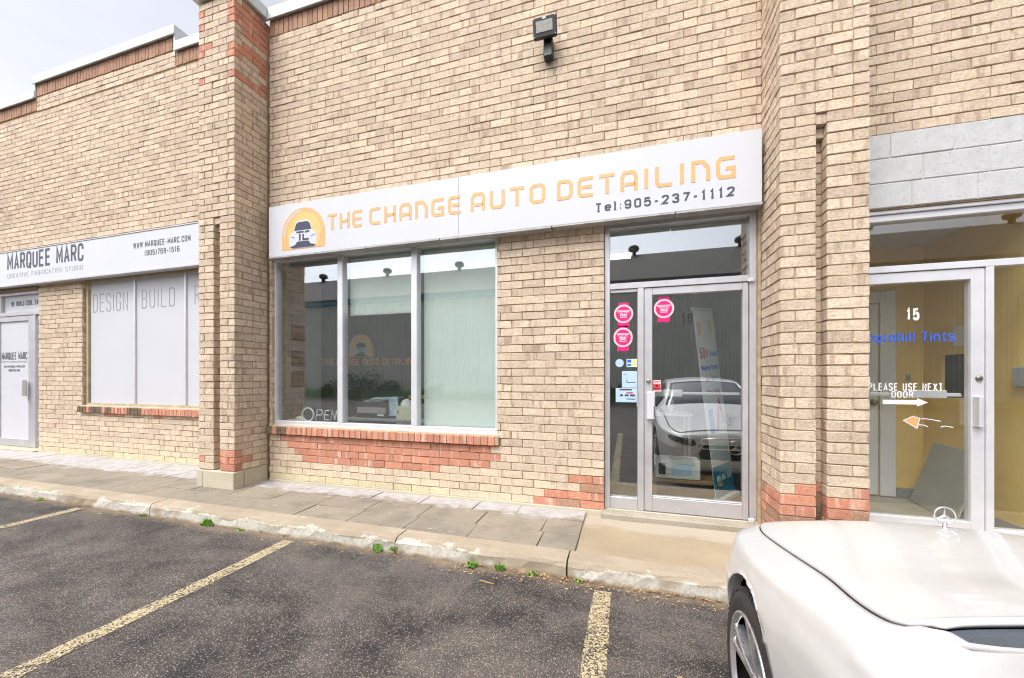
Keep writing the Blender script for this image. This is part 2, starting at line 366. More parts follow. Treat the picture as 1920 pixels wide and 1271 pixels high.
m = NT('worn_yellow_paint'); P = m.pos()
vc = m.n('TexVoronoi', {'Vector': P, 'Scale': 125.0}); vcol = m.n('SeparateColor', {0: vc.outputs['Color']})
keep = m.math('ADD', m.math('MULTIPLY', vcol.outputs[0], 0.6), m.math('ADD', m.math('MULTIPLY', m.noise(P, 9, 5, 0.7), 0.55), m.math('MULTIPLY', m.noise(P, 1.4, 3), 0.5)))
msk = m.rng(keep, 0.70, 0.82, 0.0, 0.92)
c = m.mix(vcol.outputs[1], (0.50, 0.41, 0.235), (0.38, 0.315, 0.20))
tr = m.n('BsdfTransparent'); m.p(col=c, rough=0.85, nrm=m.bump(m.noise(P, 70, 3), 0.5, 0.004))
ms = m.n('MixShader', {0: msk, 1: tr.outputs[0], 2: m.b.outputs[0]}); m.t.links.new(ms.outputs[0], m.out.inputs[0]); MAT['yellow_line'] = m.m

def leaf_mat(name, c1, c2):
    m = NT(name); r = m.n('NewGeometry').outputs['Random Per Island']
    m.p(col=m.mix(r, c1, c2), rough=0.55, spec=0.3); return m.m
MAT['weed'] = leaf_mat('weed_leaf', (0.10, 0.26, 0.03), (0.20, 0.38, 0.05))
MAT['grass'] = leaf_mat('verge_grass', (0.09, 0.22, 0.03), (0.20, 0.36, 0.06))
MAT['bush'] = leaf_mat('bush_leaf', (0.05, 0.14, 0.03), (0.12, 0.24, 0.05))
MAT['litter'] = leaf_mat('leaf_litter', (0.30, 0.15, 0.05), (0.42, 0.30, 0.16))
MAT['bark'] = plain('bark', (0.10, 0.075, 0.05), 0.9, var=0.3, sc=20)
MAT['corrugated'] = plain('corrugated_steel', (0.62, 0.62, 0.56), 0.5, 0.0, var=0.08, sc=1.0)
MAT['roof'] = plain('grey_shingle_roof', (0.105, 0.095, 0.085), 0.9, var=0.25, sc=8)
MAT['fascia'] = plain('blue_fascia', (0.07, 0.22, 0.32), 0.5, var=0.06)
# ------------------------------------------------------------------ text and flat lettering
def strip(mb, pts, w, y0, y1):
    """mitred ribbon along a polyline in x,z, extruded y0..y1"""
    P = [Vector((a, b)) for a, b in pts]; L = []; Rr = []
    for i, p in enumerate(P):
        cl = (P[0] - P[-1]).length < 1e-6
        d0 = (p - P[i - 1]).normalized() if i else ((P[0] - P[-2]).normalized() if cl else (P[1] - p).normalized())
        d1 = (P[i + 1] - p).normalized() if i < len(P) - 1 else ((P[1] - P[0]).normalized() if cl else d0)
        n0 = Vector((-d0.y, d0.x)); n1 = Vector((-d1.y, d1.x)); n = (n0 + n1).normalized()
        k = w / 2 / max(0.4, n.dot(n0)); L.append(p + n * k); Rr.append(p - n * k)
    for i in range(len(P) - 1):
        q = [Rr[i], Rr[i + 1], L[i + 1], L[i]]
        mb.prism([(a.x, a.y) for a in q], y0, y1)
# techno capitals of the shop sign on a 1 x 1 cell, open strokes with small gaps
TECH = {
 'T': [[(0, .94), (1, .94)], [(.5, .80), (.5, 0)]],
 'H': [[(.07, 1), (.07, 0)], [(.93, 1), (.93, 0)], [(.24, .46), (.86, .46)]],
 'E': [[(1, .94), (.2, .94), (.07, .80), (.07, .20), (.2, .06), (1, .06)], [(.26, .5), (.94, .5)]],
 'C': [[(1, .94), (.22, .94), (.07, .80), (.07, .20), (.22, .06), (1, .06)]],
 'A': [[(.07, 0), (.07, .74), (.22, .94), (.78, .94), (.93, .74), (.93, 0)], [(.24, .34), (.86, .34)]],
 'N': [[(.07, 0), (.07, .94), (.62, .94), (.93, .62), (.93, 0)]],
 'G': [[(1, .94), (.22, .94), (.07, .80), (.07, .20), (.22, .06), (.93, .06), (.93, .46), (.5, .46)]],
 'U': [[(.07, 1), (.07, .20), (.22, .06), (.78, .06), (.93, .20), (.93, 1)]],
 'O': [[(.5, .94), (.22, .94), (.07, .80), (.07, .20), (.22, .06), (.78, .06), (.93, .20), (.93, .80), (.78, .94), (.56, .94)]],
 'D': [[(.07, .82), (.07, .06), (.74, .06), (.93, .24), (.93, .76), (.74, .94), (0, .94)]],
 'I': [[(.5, 1), (.5, 0)]],
 'L': [[(.07, 1), (.07, .20), (.22, .06), (1, .06)]],
}
def techno(word, x0, x1, z0, z1, y0, y1, w, mat):
    wid = [0.32 if ch == 'I' else 1.0 for ch in word]; gap = 0.42; out = []
    tot = sum(wid) + gap * (len(word) - 1); u = (x1 - x0) / tot; x = x0
    for ch, cw in zip(word, wid):
        mb = MB()
        for pl in TECH[ch]:
            strip(mb, [(x + (p[0] if ch != 'I' else 0.5) * u * cw, z0 + p[1] * (z1 - z0)) for p in pl], w, y0, y1)
        out.append(mb.build('letter', mat)); x += u * (cw + gap)
    return out
# stroke capitals, digits and a few small letters on a unit cell (x 0..1, z 0..1)
_O = [(.3, 1), (.1, .95), (0, .83), (0, .17), (.1, .05), (.3, 0), (.7, 0), (.9, .05), (1, .17), (1, .83), (.9, .95), (.7, 1), (.3, 1)]
_o = [(a, b * .68) for a, b in _O]
GL = {
 'A': [[(0, 0), (.5, 1), (1, 0)], [(.19, .3), (.81, .3)]], 'B': [[(0, 0), (0, 1), (.7, 1), (.92, .92), (.95, .76), (.9, .6), (.7, .53), (.05, .53)], [(.7, .53), (.93, .44), (1, .27), (.93, .08), (.7, 0), (0, 0)]],
 'C': [[(1, .70), (1, .83), (.9, .95), (.7, 1), (.3, 1), (.1, .95), (0, .83), (0, .17), (.1, .05), (.3, 0), (.7, 0), (.9, .05), (1, .17), (1, .30)]],
 'D': [[(0, 0), (0, 1), (.65, 1), (.9, .93), (1, .78), (1, .22), (.9, .07), (.65, 0), (0, 0)]], 'E': [[(1, 1), (0, 1), (0, 0), (1, 0)], [(.06, .52), (.85, .52)]], 'F': [[(1, 1), (0, 1), (0, 0)], [(.06, .5), (.85, .5)]],
 'G': [[(1, .72), (1, .83), (.9, .95), (.7, 1), (.3, 1), (.1, .95), (0, .83), (0, .17), (.1, .05), (.3, 0), (.7, 0), (.9, .05), (1, .17), (1, .46), (.55, .46)]],
 'H': [[(0, 0), (0, 1)], [(1, 0), (1, 1)], [(.06, .5), (.94, .5)]], 'I': [[(.5, 0), (.5, 1)]], 'K': [[(0, 0), (0, 1)], [(1, 1), (.1, .48), (1, 0)]], 'L': [[(0, 1), (0, 0), (1, 0)]],
 'M': [[(0, 0), (0, 1), (.5, .28), (1, 1), (1, 0)]], 'N': [[(0, 0), (0, 1), (1, 0), (1, 1)]], 'O': [_O], 'P': [[(0, 0), (0, 1), (.7, 1), (.93, .93), (1, .74), (.93, .54), (.7, .47), (.06, .47)]],
 'Q': [_O, [(.6, .26), (1.05, -.08)]], 'R': [[(0, 0), (0, 1), (.7, 1), (.93, .93), (1, .75), (.93, .56), (.7, .49), (.06, .49)], [(.6, .46), (1, 0)]],
 'S': [[(1, .78), (.95, .93), (.72, 1), (.28, 1), (.05, .93), (0, .76), (.06, .6), (.3, .53), (.7, .47), (.94, .40), (1, .24), (.95, .07), (.72, 0), (.28, 0), (.05, .07), (0, .22)]],
 'T': [[(0, 1), (1, 1)], [(.5, .96), (.5, 0)]], 'U': [[(0, 1), (0, .17), (.1, .05), (.3, 0), (.7, 0), (.9, .05), (1, .17), (1, 1)]], 'V': [[(0, 1), (.5, 0), (1, 1)]],
 'W': [[(0, 1), (.25, 0), (.5, .8), (.75, 0), (1, 1)]], 'X': [[(0, 0), (1, 1)], [(0, 1), (1, 0)]], 'Y': [[(0, 1), (.5, .5), (1, 1)], [(.5, .5), (.5, 0)]], 'Z': [[(0, 1), (1, 1), (0, 0), (1, 0)]],
 '0': [_O], '1': [[(.15, .78), (.55, 1), (.55, 0)]], '2': [[(0, .76), (.06, .93), (.3, 1), (.7, 1), (.94, .93), (1, .75), (.9, .56), (0, 0), (1, 0)]],
 '3': [[(0, .80), (.08, .94), (.3, 1), (.7, 1), (.93, .93), (.98, .76), (.9, .6), (.4, .53)], [(.4, .53), (.92, .44), (1, .26), (.93, .07), (.7, 0), (.3, 0), (.07, .06), (0, .22)]],
 '4': [[(.75, 0), (.75, 1), (0, .3), (1, .3)]], '5': [[(.94, 1), (.1, 1), (.04, .55), (.3, .64), (.7, .64), (.94, .53), (1, .32), (.93, .08), (.7, 0), (.3, 0), (.06, .07), (0, .2)]],
 '6': [[(.95, .8), (.9, .93), (.7, 1), (.3, 1), (.08, .93), (0, .76), (0, .2), (.1, .05), (.3, 0), (.7, 0), (.92, .06), (1, .22), (1, .36), (.92, .52), (.7, .58), (.06, .56)]],
 '7': [[(0, 1), (1, 1), (.35, 0)]], '8': [[(.3, .54), (.08, .62), (.04, .78), (.1, .94), (.3, 1), (.7, 1), (.9, .94), (.96, .78), (.92, .62), (.7, .54), (.3, .54)], [(.3, .54), (.06, .44), (0, .26), (.08, .06), (.3, 0), (.7, 0), (.92, .06), (1, .26), (.94, .44), (.7, .54)]],
 '9': [[(.05, .2), (.1, .07), (.3, 0), (.7, 0), (.92, .07), (1, .24), (1, .8), (.9, .95), (.7, 1), (.3, 1), (.08, .94), (0, .78), (0, .64), (.08, .48), (.3, .42), (.94, .44)]],
 '-': [[(0, .42), (1, .42)]], '.': [[(0, .0), (1, 0)]], ',': [[(.6, .05), (.2, -.14)]], ':': [[(0, .06), (1, .06)], [(0, .55), (1, .55)]], '(': [[(1, 1.05), (.2, .8), (.2, .2), (1, -.05)]], ')': [[(0, 1.05), (.8, .8), (.8, .2), (0, -.05)]],
 '!': [[(.5, 1), (.5, .28)], [(.5, .1), (.5, 0)]], '#': [[(.2, 0), (.4, 1)], [(.6, 0), (.8, 1)], [(0, .33), (1, .33)], [(0, .67), (1, .67)]], '+': [[(0, .45), (1, .45)], [(.5, .1), (.5, .8)]],
 'e': [[(.05, .35), (1, .35), (1, .5), (.9, .62), (.7, .68), (.3, .68), (.1, .62), (0, .5), (0, .17), (.1, .05), (.3, 0), (.7, 0), (.95, .1)]], 'l': [[(.5, 1), (.5, 0)]], 'h': [[(0, 1), (0, 0)], [(.05, .6), (.4, .68), (.75, .68), (1, .52), (1, 0)]],
 'o': [_o], 'r': [[(0, .68), (0, 0)], [(.05, .5), (.4, .66), (1, .66)]], 'n': [[(0, .68), (0, 0)], [(.05, .6), (.4, .68), (.75, .68), (1, .52), (1, 0)]], 'i': [[(.5, .68), (.5, 0)], [(.5, .84), (.5, .98)]],
 't': [[(.35, .95), (.35, .1), (.5, 0), (1, 0)], [(0, .66), (.9, .66)]], 's': [[(1, .55), (.8, .68), (.2, .68), (0, .52), (.2, .37), (.8, .31), (1, .16), (.8, 0), (.2, 0), (0, .13)]],
 'u': [[(0, .68), (0, .15), (.25, 0), (.6, 0), (.95, .12)], [(1, .68), (1, 0)]], 'a': [[(.05, .55), (.25, .68), (.75, .68), (1, .52), (1, 0)], [(.95, .38), (.3, .38), (0, .28), (0, .12), (.25, 0), (.6, 0), (.95, .14)]],
 'c': [[(1, .55), (.75, .68), (.3, .68), (0, .5), (0, .17), (.3, 0), (.75, 0), (1, .12)]], 'd': [[(1, 1), (1, 0)], [(.95, .55), (.7, .68), (.3, .68), (0, .5), (0, .17), (.3, 0), (.7, 0), (.95, .12)]],
 'v': [[(0, .68), (.5, 0), (1, .68)]], 'y': [[(0, .68), (.5, .02)], [(1, .68), (.35, -.25)]],
}
GW = {'M': 1.25, 'W': 1.4, 'I': .12, 'l': .12, 'i': .12, '.': .16, ',': .2, ':': .16, '!': .12, '(': .35, ')': .35, '-': .55, '1': .6, ' ': .45, 't': .7, 'r': .65, '#': 1.1, 'm': 1.3}
SERIF = {'1': [(.2, .9, 0)], 'T': [(.25, .75, 0)], 'l': [(-1.6, 2.6, 0), (-1.6, .5, 1)]}
def lettering(name, body, x0, x1, z0, z1, y, mat, parent, bold=0.0, spacing=1.0, sw=0.16, gap=0.42, serif=False, thick=0.0012):
    """stroke letters filling the box x0..x1, z0..z1, facing -y, standing just proud of y; sw = stroke width / letter height"""
    H = z1 - z0; S = sw * H; n = len(body); ws_ = [GW.get(c, 1.0) for c in body]
    u = ((x1 - x0) - n * S) / (sum(ws_) + gap * (n - 1)); u = max(u, 0.25 * S); mb = MB(); x = x0; out = []; big = H > 0.045
    for c, w in zip(body, ws_):
        if (big or c == ' ') and mb.v: out.append(mb.build('letter' if big else name, mat, parent)); mb = MB()
        for i, pl_ in enumerate(GL.get(c, [])):
            yy = y - 0.0004 * i
            strip(mb, [(x + S / 2 + p[0] * w * u, z0 + S / 2 + p[1] * (H - S)) for p in pl_], S, yy, yy + thick)
        if serif and c in SERIF:
            for a, b, zz in SERIF[c]:
                zc = z0 + S * .28 + zz * (H - S * .56); strip(mb, [(x + S / 2 + a * w * u, zc), (x + S / 2 + b * w * u, zc)], S * .55, y - 0.0012, y + thick - .0012)
        x += w * u + S + gap * u
    if mb.v: out.append(mb.build('letter' if big else name, mat, parent))
    return out
def arc(cx, cz, rx, rz, a0, a1, n=20):
    return [(cx + rx * math.cos(R(a0 + (a1 - a0) * i / n)), cz + rz * math.sin(R(a0 + (a1 - a0) * i / n))) for i in range(n + 1)]
def logo(parent, cx, z0, s, y):
    """dome emblem with a car front, s = half width"""
    k = lambda pts: [(cx + a * s, z0 + b * s) for a, b in pts]
    dome = [(-1, 0), (-1, 0.55)] + arc(0, 0.55, 1, 0.98, 180, 0, 28)[1:] + [(1, 0)]
    MB().prism(k(dome)[::-1], y - 0.002, y).build('emblem_dome', MAT['orange'], parent)
    inn = [(-0.62, 0.02), (-0.72, 0.55)] + arc(0.06, 0.55, 0.78, 0.80, 180, 0, 24)[1:] + [(0.72, 0.02)]
    MB().prism(k(inn)[::-1], y - 0.0035, y - 0.002).build('emblem_glow', MAT['orange_lt'], parent)
    hl = MB(); strip(hl, k(arc(0, 0.55, 0.88, 0.87, 182, 96, 14)), 0.05 * s, y - 0.0035, y - 0.002)
    hl.build('emblem_highlight', MAT['sign_white'], parent)
    body = [(-.62, .10), (-.66, .45), (-.58, .60), (-.44, .66), (-.34, .98), (-.22, 1.06), (.22, 1.06), (.34, .98), (.44, .66), (.58, .60), (.66, .45), (.62, .10), (.5, 0.03), (-.5, 0.03)]
    MB().prism(k(body), y - 0.005, y - 0.0035).build('emblem_car', MAT['sign_white'], parent)
    d = MB()
    d.prism(k([(-.40, .69), (-.31, .94), (-.2, 1.0), (.2, 1.0), (.31, .94), (.40, .69)]), y - 0.0065, y - 0.005)
    d.prism(k([(-.60, .10), (-.36, .15), (-.26, .27), (.26, .27), (.36, .15), (.60, .10), (.5, 0.04), (-.5, 0.04)]), y - 0.0065, y - 0.005)
    d.prism(k([(-.62, .50), (-.36, .40), (-.42, .45)]), y - 0.0065, y - 0.005)
    d.prism(k([(.62, .50), (.42, .45), (.36, .40)]), y - 0.0065, y - 0.005)
    strip(d, k([(-.30, .62), (.04, .62)]), 0.065 * s, y - 0.0065, y - 0.005)
    strip(d, k([(-.14, .56), (-.14, .30)]), 0.075 * s, y - 0.0065, y - 0.005)
    strip(d, k([(.10, .60), (.30, .63)]), 0.065 * s, y - 0.0065, y - 0.005)
    strip(d, k([(.02, .54), (.02, .33), (.28, .33)]), 0.075 * s, y - 0.0065, y - 0.005)
    d.build('emblem_marks', MAT['navy'], parent)

# ------------------------------------------------------------------ ground
YW = 3.90        # main brick face
YL = 4.20        # brick face of the left unit
YP = 3.46        # front of the pilasters
YK = 2.81        # kerb face
ZS = 0.13        # pavement level
def sheet(name, xs, ys, z, mat, kind='structure', lift=None):
    v = [(x, y, z + (lift(x, y) if lift else 0)) for y in ys for x in xs]; n = len(xs)
    f = [(j * n + i, j * n + i + 1, (j + 1) * n + i + 1, (j + 1) * n + i) for j in range(len(ys) - 1) for i in range(n - 1)]
    return tag(MB().add(v, f, True).build(name, mat), kind=kind)
fine = [-400, -120, -40] + [-14 + 0.25 * i for i in range(73)] + [12, 40, 120, 400]
lot = sheet('parking_lot', fine, [-400, -120, -40, -14] + [-6 + 0.25 * i for i in range(36)] + [3.0, 60], 0.0, MAT['asphalt'],
      lift=lambda x, y: 0.006 * math.sin(1.7 * x + 0.6 * y) * math.sin(1.3 * y + 0.8) if (abs(x) < 14 and -6 < y < 2.7) else (-0.02 if y > 2.9 else 0))
tag(lot, 'worn dark asphalt parking lot with pale aggregate and sealed patches')
for k, x in enumerate((-8.75, -5.86, -2.91, -0.16, 2.70)):
    e = [1.0 + 0.1 * random.uniform(-1, 1) for _ in range(60)]
    ys = [2.74 - 0.09 * i for i in range(58)]
    v = []
    for i, y in enumerate(ys):
        zz = 0.006 * math.sin(1.7 * x + 0.6 * y) * math.sin(1.3 * y + 0.8) + 0.005
        v += [(x - 0.06 * e[i], y, zz), (x + 0.06 * e[-i - 1], y, zz)]
    o = MB().add(v, [(2 * i + 2, 2 * i + 3, 2 * i + 1, 2 * i) for i in range(57)]).build('parking_line', MAT['yellow_line'])
    tag(o, ['worn yellow parking line far left of frame', 'short piece of yellow parking line at the left edge of the lot', 'long faded yellow parking line running from kerb to lower left corner',
            'faded yellow parking line in front of the door near the white car', 'yellow parking line on the far side of the white car'][k], None, None, 'structure')

# kerb in cast lengths with open joints
kerb = tag(empty('kerb', (0, 0, 0)), 'tan concrete kerb with peeling white parging along the parking lot', None, None, 'structure')
kx = [-14.0, -10.9, -7.9, -4.86, -2.62, 0.0, 2.4, 5.2, 8.0]
kx[5] = -0.42; kx[4] = -1.86
for a, b in zip(kx[:-1], kx[1:]):
    n = max(2, int((b - a) / 0.09)); v = []; prof = [(YK + 0.005, -0.05), (YK, 0.03), (YK + 0.004, 0.09), (YK + 0.022, ZS - 0.012), (YK + 0.05, ZS - 0.004), (YK + 0.18, ZS)]
    low = 0.0
    for i in range(n + 1):
        x = a + 0.006 + (b - a - 0.012) * i / n
        for j, (y, z) in enumerate(prof):
            g = 0.007 * math.sin(x * 9.1 + j) + random.uniform(-0.006, 0.006)
            v.append((x, y + g * (j < 5), z + (g * 0.4 if 0 < j < 5 else 0)))
    m_ = len(prof)
    f = [(i * m_ + j, (i + 1) * m_ + j, (i + 1) * m_ + j + 1, i * m_ + j + 1) for i in range(n) for j in range(m_ - 1)]
    f += [tuple(range(m_ - 1, -1, -1)), tuple(n * m_ + j for j in range(m_))]
    MB().add(v, f, False).build('kerb_stone', MAT['kerb'], kerb)

walk = MB().box(-14, -0.37, YK + 0.16, 4.3, -0.1, ZS - 0.022).build('sidewalk', MAT['concrete'])
tag(walk, 'pavement of worn grey slabs along the shop fronts', None, None, 'structure')
rowy = [YK + 0.185, 3.30, 3.62, 3.935]
for r_ in range(3):
    x = -13.2 + 0.27 * r_
    while x < -0.39:
        w = random.choice((0.61, 0.61, 0.61, 0.46)); x1 = min(x + w, -0.385)
        if -0.385 - x1 < 0.2: x1 = -0.385
        if not (YP < rowy[r_ + 1] - 0.2 and -5.05 < x and x1 < -4.55):
            g = 0.003
            y1 = rowy[r_ + 1] if (x1 > -5.3 or r_ < 2) else 4.25
            v, f = cbox(x + g, x1 - g, rowy[r_] + g, y1 - g, ZS - 0.045, ZS + random.uniform(-0.002, 0.002), 0.004)
            tl = random.uniform(-0.003, 0.003); v = [(a + random.uniform(-.003, .003), b + random.uniform(-.003, .003), c + tl * (a - x) / w) for a, b, c in v]
            MB().add(v, f).build('paving_slab', MAT['slab'], walk)
        x = x1
apron = sheet('concrete_walk', [-0.37 + 0.15 * i for i in range(40)], [YK + 0.17, 3.1, 3.3, 3.5, 3.7, 3.97], ZS, MAT['walk'], lift=lambda x, y: random.uniform(-0.002, 0.002) - 0.035 * max(0, y - 3.1))
tag(apron, 'plain tan concrete pavement in front of the glass doors')

# ------------------------------------------------------------------ building
BLD = tag(empty('brick_building', (0, YW, 0)), 'tan brick commercial building with three shop fronts and brick pilasters', 'building')
BM = Matrix.Translation((0, -YW, 0))
def part(o):                        # keep world coordinates under the building's empty
    o.parent = BLD; o.matrix_parent_inverse = BM; return o
BL, BH, JT, BD = 0.236, 0.0735, 0.0095, 0.095   # brick length, height, joint, depth
CO = BH + JT
VAR = []
for k in range(8):
    v, f = cbox(-0.5, 0.5, -0.5, 0.5, -0.5, 0.5, 0.03)
    rr = random.Random(k)
    vv = []
    for (x, y, z) in v:
        vv.append((x * BL * 0.998 + rr.uniform(-.003, .003), y * BD + rr.uniform(-.003, .003), z * BH + rr.uniform(-.0022, .0022)))
    # restore an even chamfer of about 4 mm after the scaling
    VAR.append((vv, f))
BMESH = {}
def brick_mesh(k, mat):
    key = (k, mat)
    if key not in BMESH:
        me = bpy.data.meshes.new('brick'); me.from_pydata(VAR[k][0], [], VAR[k][1]); me.materials.append(MAT[mat]); me.update(); BMESH[key] = me
    return BMESH[key]
def lay(bricks, parent, limit=300):
    """bricks: (cx,cy,cz,sx,sy,sz,rotation about z or 'v' for upright,mat). The largest in view become objects, the rest one mesh"""
    sc = []
    for b in bricks:
        p = project(*b[:3]); a = 0
        if p and -20 < p[0] < 1940 and -20 < p[1] < 1290:
            a = b[3] * b[5] / p[2] ** 2
            if b[6] in (90,): a = b[4] * 0 + b[3] * b[5] / p[2] ** 2 * 0.6
        sc.append((a, b))
    sc.sort(key=lambda t: -t[0])
    rest = {}
    for i, (a, b) in enumerate(sc):
        cx, cy, cz, sx, sy, sz, rot, mat = b
        k = random.randrange(8)
        M = Matrix.Translation((cx, cy, cz)) @ Matrix.Rotation(R(random.uniform(-.35, .35)), 4, 'Y')
        if rot == 'v': M = M @ Matrix.Rotation(R(90), 4, 'Y'); d = (sz, sy, sx)
        elif rot == 90: M = M @ Matrix.Rotation(R(90), 4, 'Z'); d = (sx, sy, sz)
        else: d = (sx, sy, sz)
        S = Matrix.Diagonal((d[0] / BL, d[1] / BD, d[2] / BH, 1))
        if i < limit and a > 0:
            o = bpy.data.objects.new('brick', brick_mesh(k, mat)); COL.objects.link(o)
            o.parent = parent; o.matrix_parent_inverse = parent.matrix_basis.inverted(); o.matrix_basis = M @ S
        else:
            mb = rest.setdefault(mat, MB()); MS = M @ S
            mb.add([MS @ Vector(p) for p in VAR[k][0]], VAR[k][1])
    for mat, mb in rest.items():
        tag(mb.build('brickwork', MAT[mat], parent), kind='stuff')
def run(x0, x1, off, ml=None):
    """split x0..x1 into bricks of a running bond with joint phase off"""
    out = []; md = BL + 0.004; k = math.floor((x0 - off) / md); x = off + k * md
    while x < x1:
        a, b = max(x + 0.002, x0), min(x + md - 0.002, x1)
        if b - a > 0.025: out.append((a, b))
        x += md
    return out
def field(x0, x1, z0, z1, yf, holes, matf, off=0.0, z_base=None):
    """bricks of a wall face at y=yf (facing -y) with rectangular holes (x0,x1,z0,z1)"""
    out = []; zb = z0 if z_base is None else z_base; k = 0
    while zb + k * CO + CO <= z1 + 0.02:
        za = zb + k * CO + JT; zm = za + BH / 2
        spans = [(x0, x1)]
        for (a, b, c, d) in holes:
            if c < zm < d:
                ns = []
                for (p, q) in spans:
                    if b <= p or a >= q: ns.append((p, q)); continue
                    if a > p: ns.append((p, a))
                    if b < q: ns.append((b, q))
                spans = ns
        for (p, q) in spans:
            for (a, b) in run(p, q, off + (0.12 if k % 2 else 0) + random.uniform(-.004, .004)):
                mt = matf((a + b) / 2, k) if callable(matf) else matf
                out.append(((a + b) / 2, yf + BD / 2 + random.uniform(-.002, .0025), zm, b - a, BD, BH, 0, mt))
        k += 1
    return out
def slabwall(name, x0, x1, z0, z1, yf, holes, depth, mat, parent=None):
    """mortar backing: a wall with rectangular holes, built as boxes between the cut lines"""
    xs = sorted({x0, x1} | {min(max(h[i], x0), x1) for h in holes for i in (0, 1)})
    zs = sorted({z0, z1} | {min(max(h[i], z0), z1) for h in holes for i in (2, 3)})
    inh = lambda x, z: any(h[0] < x < h[1] and h[2] < z < h[3] for h in holes)
    mb = MB(); cols = []
    for a, b in zip(xs[:-1], xs[1:]):
        st = None
        for c, d in zip(zs[:-1], zs[1:]):
            if inh((a + b) / 2, (c + d) / 2):
                if st is not None: mb.box(a, b, yf, yf + depth, st, c); st = None
            elif st is None: st = c
        if st is not None: mb.box(a, b, yf, yf + depth, st, zs[-1])
    return mb.build(name, mat, parent)

# main wall -----------------------------------------------------------------
XA, XB = -4.46, 1.145
win = (-4.43, -1.33, 0.845, 3.02); dor = (-0.215, 1.125, 0.05, 3.03); sgn = (-4.30, 1.08, 3.0, 3.56)
ZB = 0.15; ZT = 5.88
def red_main(x, k):
    if k == 6 and -4.30 < x < -1.34 or k == 5 and -4.16 < x < -1.20 or k == 4 and -4.08 < x < -1.34 or k == 3 and -3.95 < x < -1.95: return 'brick_red'
    if k == 0 and x > -0.95 or k == 1 and x > -0.80 or k == 2 and x > -0.42 or k == 3 and x > -0.45: return 'brick_red' if random.random() < 0.8 else 'brick_soldier'
    if k == 0 and x < -2.0: return 'brick_pale'
    return 'brick'
# deeper frames: holes of the masonry backing are a little larger than the frames
wall = part(slabwall('wall', XA, XB, 0.0, ZT, YW + 0.013, [win, dor], 0.19, MAT['mortar']))
bs = field(XA, XB, ZB, ZT, YW, [(win[0], win[1], 0.745, win[3]), dor, sgn, (-4.46, -1.30, 0.745, 0.845)], red_main, off=0.03)
lay(bs, wall)
bs = []
x = XA + 0.006
while x < XB - 0.03:
    w = 0.068; bs.append((x + w / 2, YW + BD / 2 - 0.004, 5.985, w, BD, 0.200, 'v', 'brick_soldier')); x += w + 0.009
lay(bs, wall)
def coping(x0, x1, z0, z1, yf):
    mb = MB().box(x0, x1, yf - 0.035, yf + 0.30, z0, z1, 0.006).box(x0, x1, yf - 0.050, yf - 0.030, z0 - 0.022, z0 + 0.012, 0.003)
    return part(mb.build('coping', MAT['coping']))
coping(XA, XB, 6.10, 6.245, YW)
part(box('foundation', XA, dor[0], YW - 0.012, YW + 0.15, -0.05, 0.157, MAT['concrete_pale'], None, 0.006))
# left wall -----------------------------------------------------------------
LX0, LX1 = -13.2, -5.09
lwin = (-8.92, -5.30, 0.985, 3.13); ldor = (-11.75, -10.16, 0.05, 3.05); lsgn = (-13.2, -5.6, 3.12, 3.68)
def red_left(x, k):
    if k == 9 and (-7.9 < x < -6.6): return 'brick_red'
    if k == 8 and (-8.4 < x < -7.9 or -7.2 < x < -6.9): return 'brick_red'
    if k == 0: return 'brick_pale'
    return 'brick'
wl = part(slabwall('wall', LX0, LX1, 0.0, 6.26, YL + 0.013, [lwin, ldor], 0.19, MAT['mortar']))
bs = field(LX0, LX1, ZB, 6.24, YL, [(lwin[0], lwin[1], 0.875, lwin[3]), ldor, lsgn, (-8.95, -5.3, 0.875, 0.985)], red_left, off=0.05)
bs += field(-10.2, -6.68, 6.24, 6.50, YL, [], 'brick', off=0.05)
part(box('parapet', -10.2, -6.68, YL + 0.010, YL + 0.2, 6.255, 6.73, MAT['mortar']))
lay(bs, wl)
bs = []
for (a, b, zc) in ((LX0, -10.21, 6.365), (-10.19, -6.69, 6.613), (-6.67, LX1, 6.355)):
    x = a + 0.004
    while x < b - 0.05:
        w = 0.068; bs.append((x + w / 2, YL + BD / 2 - 0.004, zc, w, BD, 0.205, 'v', 'brick_soldier')); x += w + 0.009
lay(bs, wl)
coping(LX0, -10.215, 6.48, 6.62, YL); coping(-10.24, -6.655, 6.735, 6.875, YL); coping(-6.64, LX1, 6.47, 6.61, YL)
part(MB().box(-10.215, -10.2, YL - 0.02, YL + 0.3, 6.5, 6.734).box(-6.68, -6.655, YL - 0.02, YL + 0.3, 6.40, 6.734).build('coping_step', MAT['coping']))
part(box('foundation', LX0, LX1, YL - 0.012, YL + 0.15, -0.05, 0.157, MAT['concrete_pale'], None, 0.006))
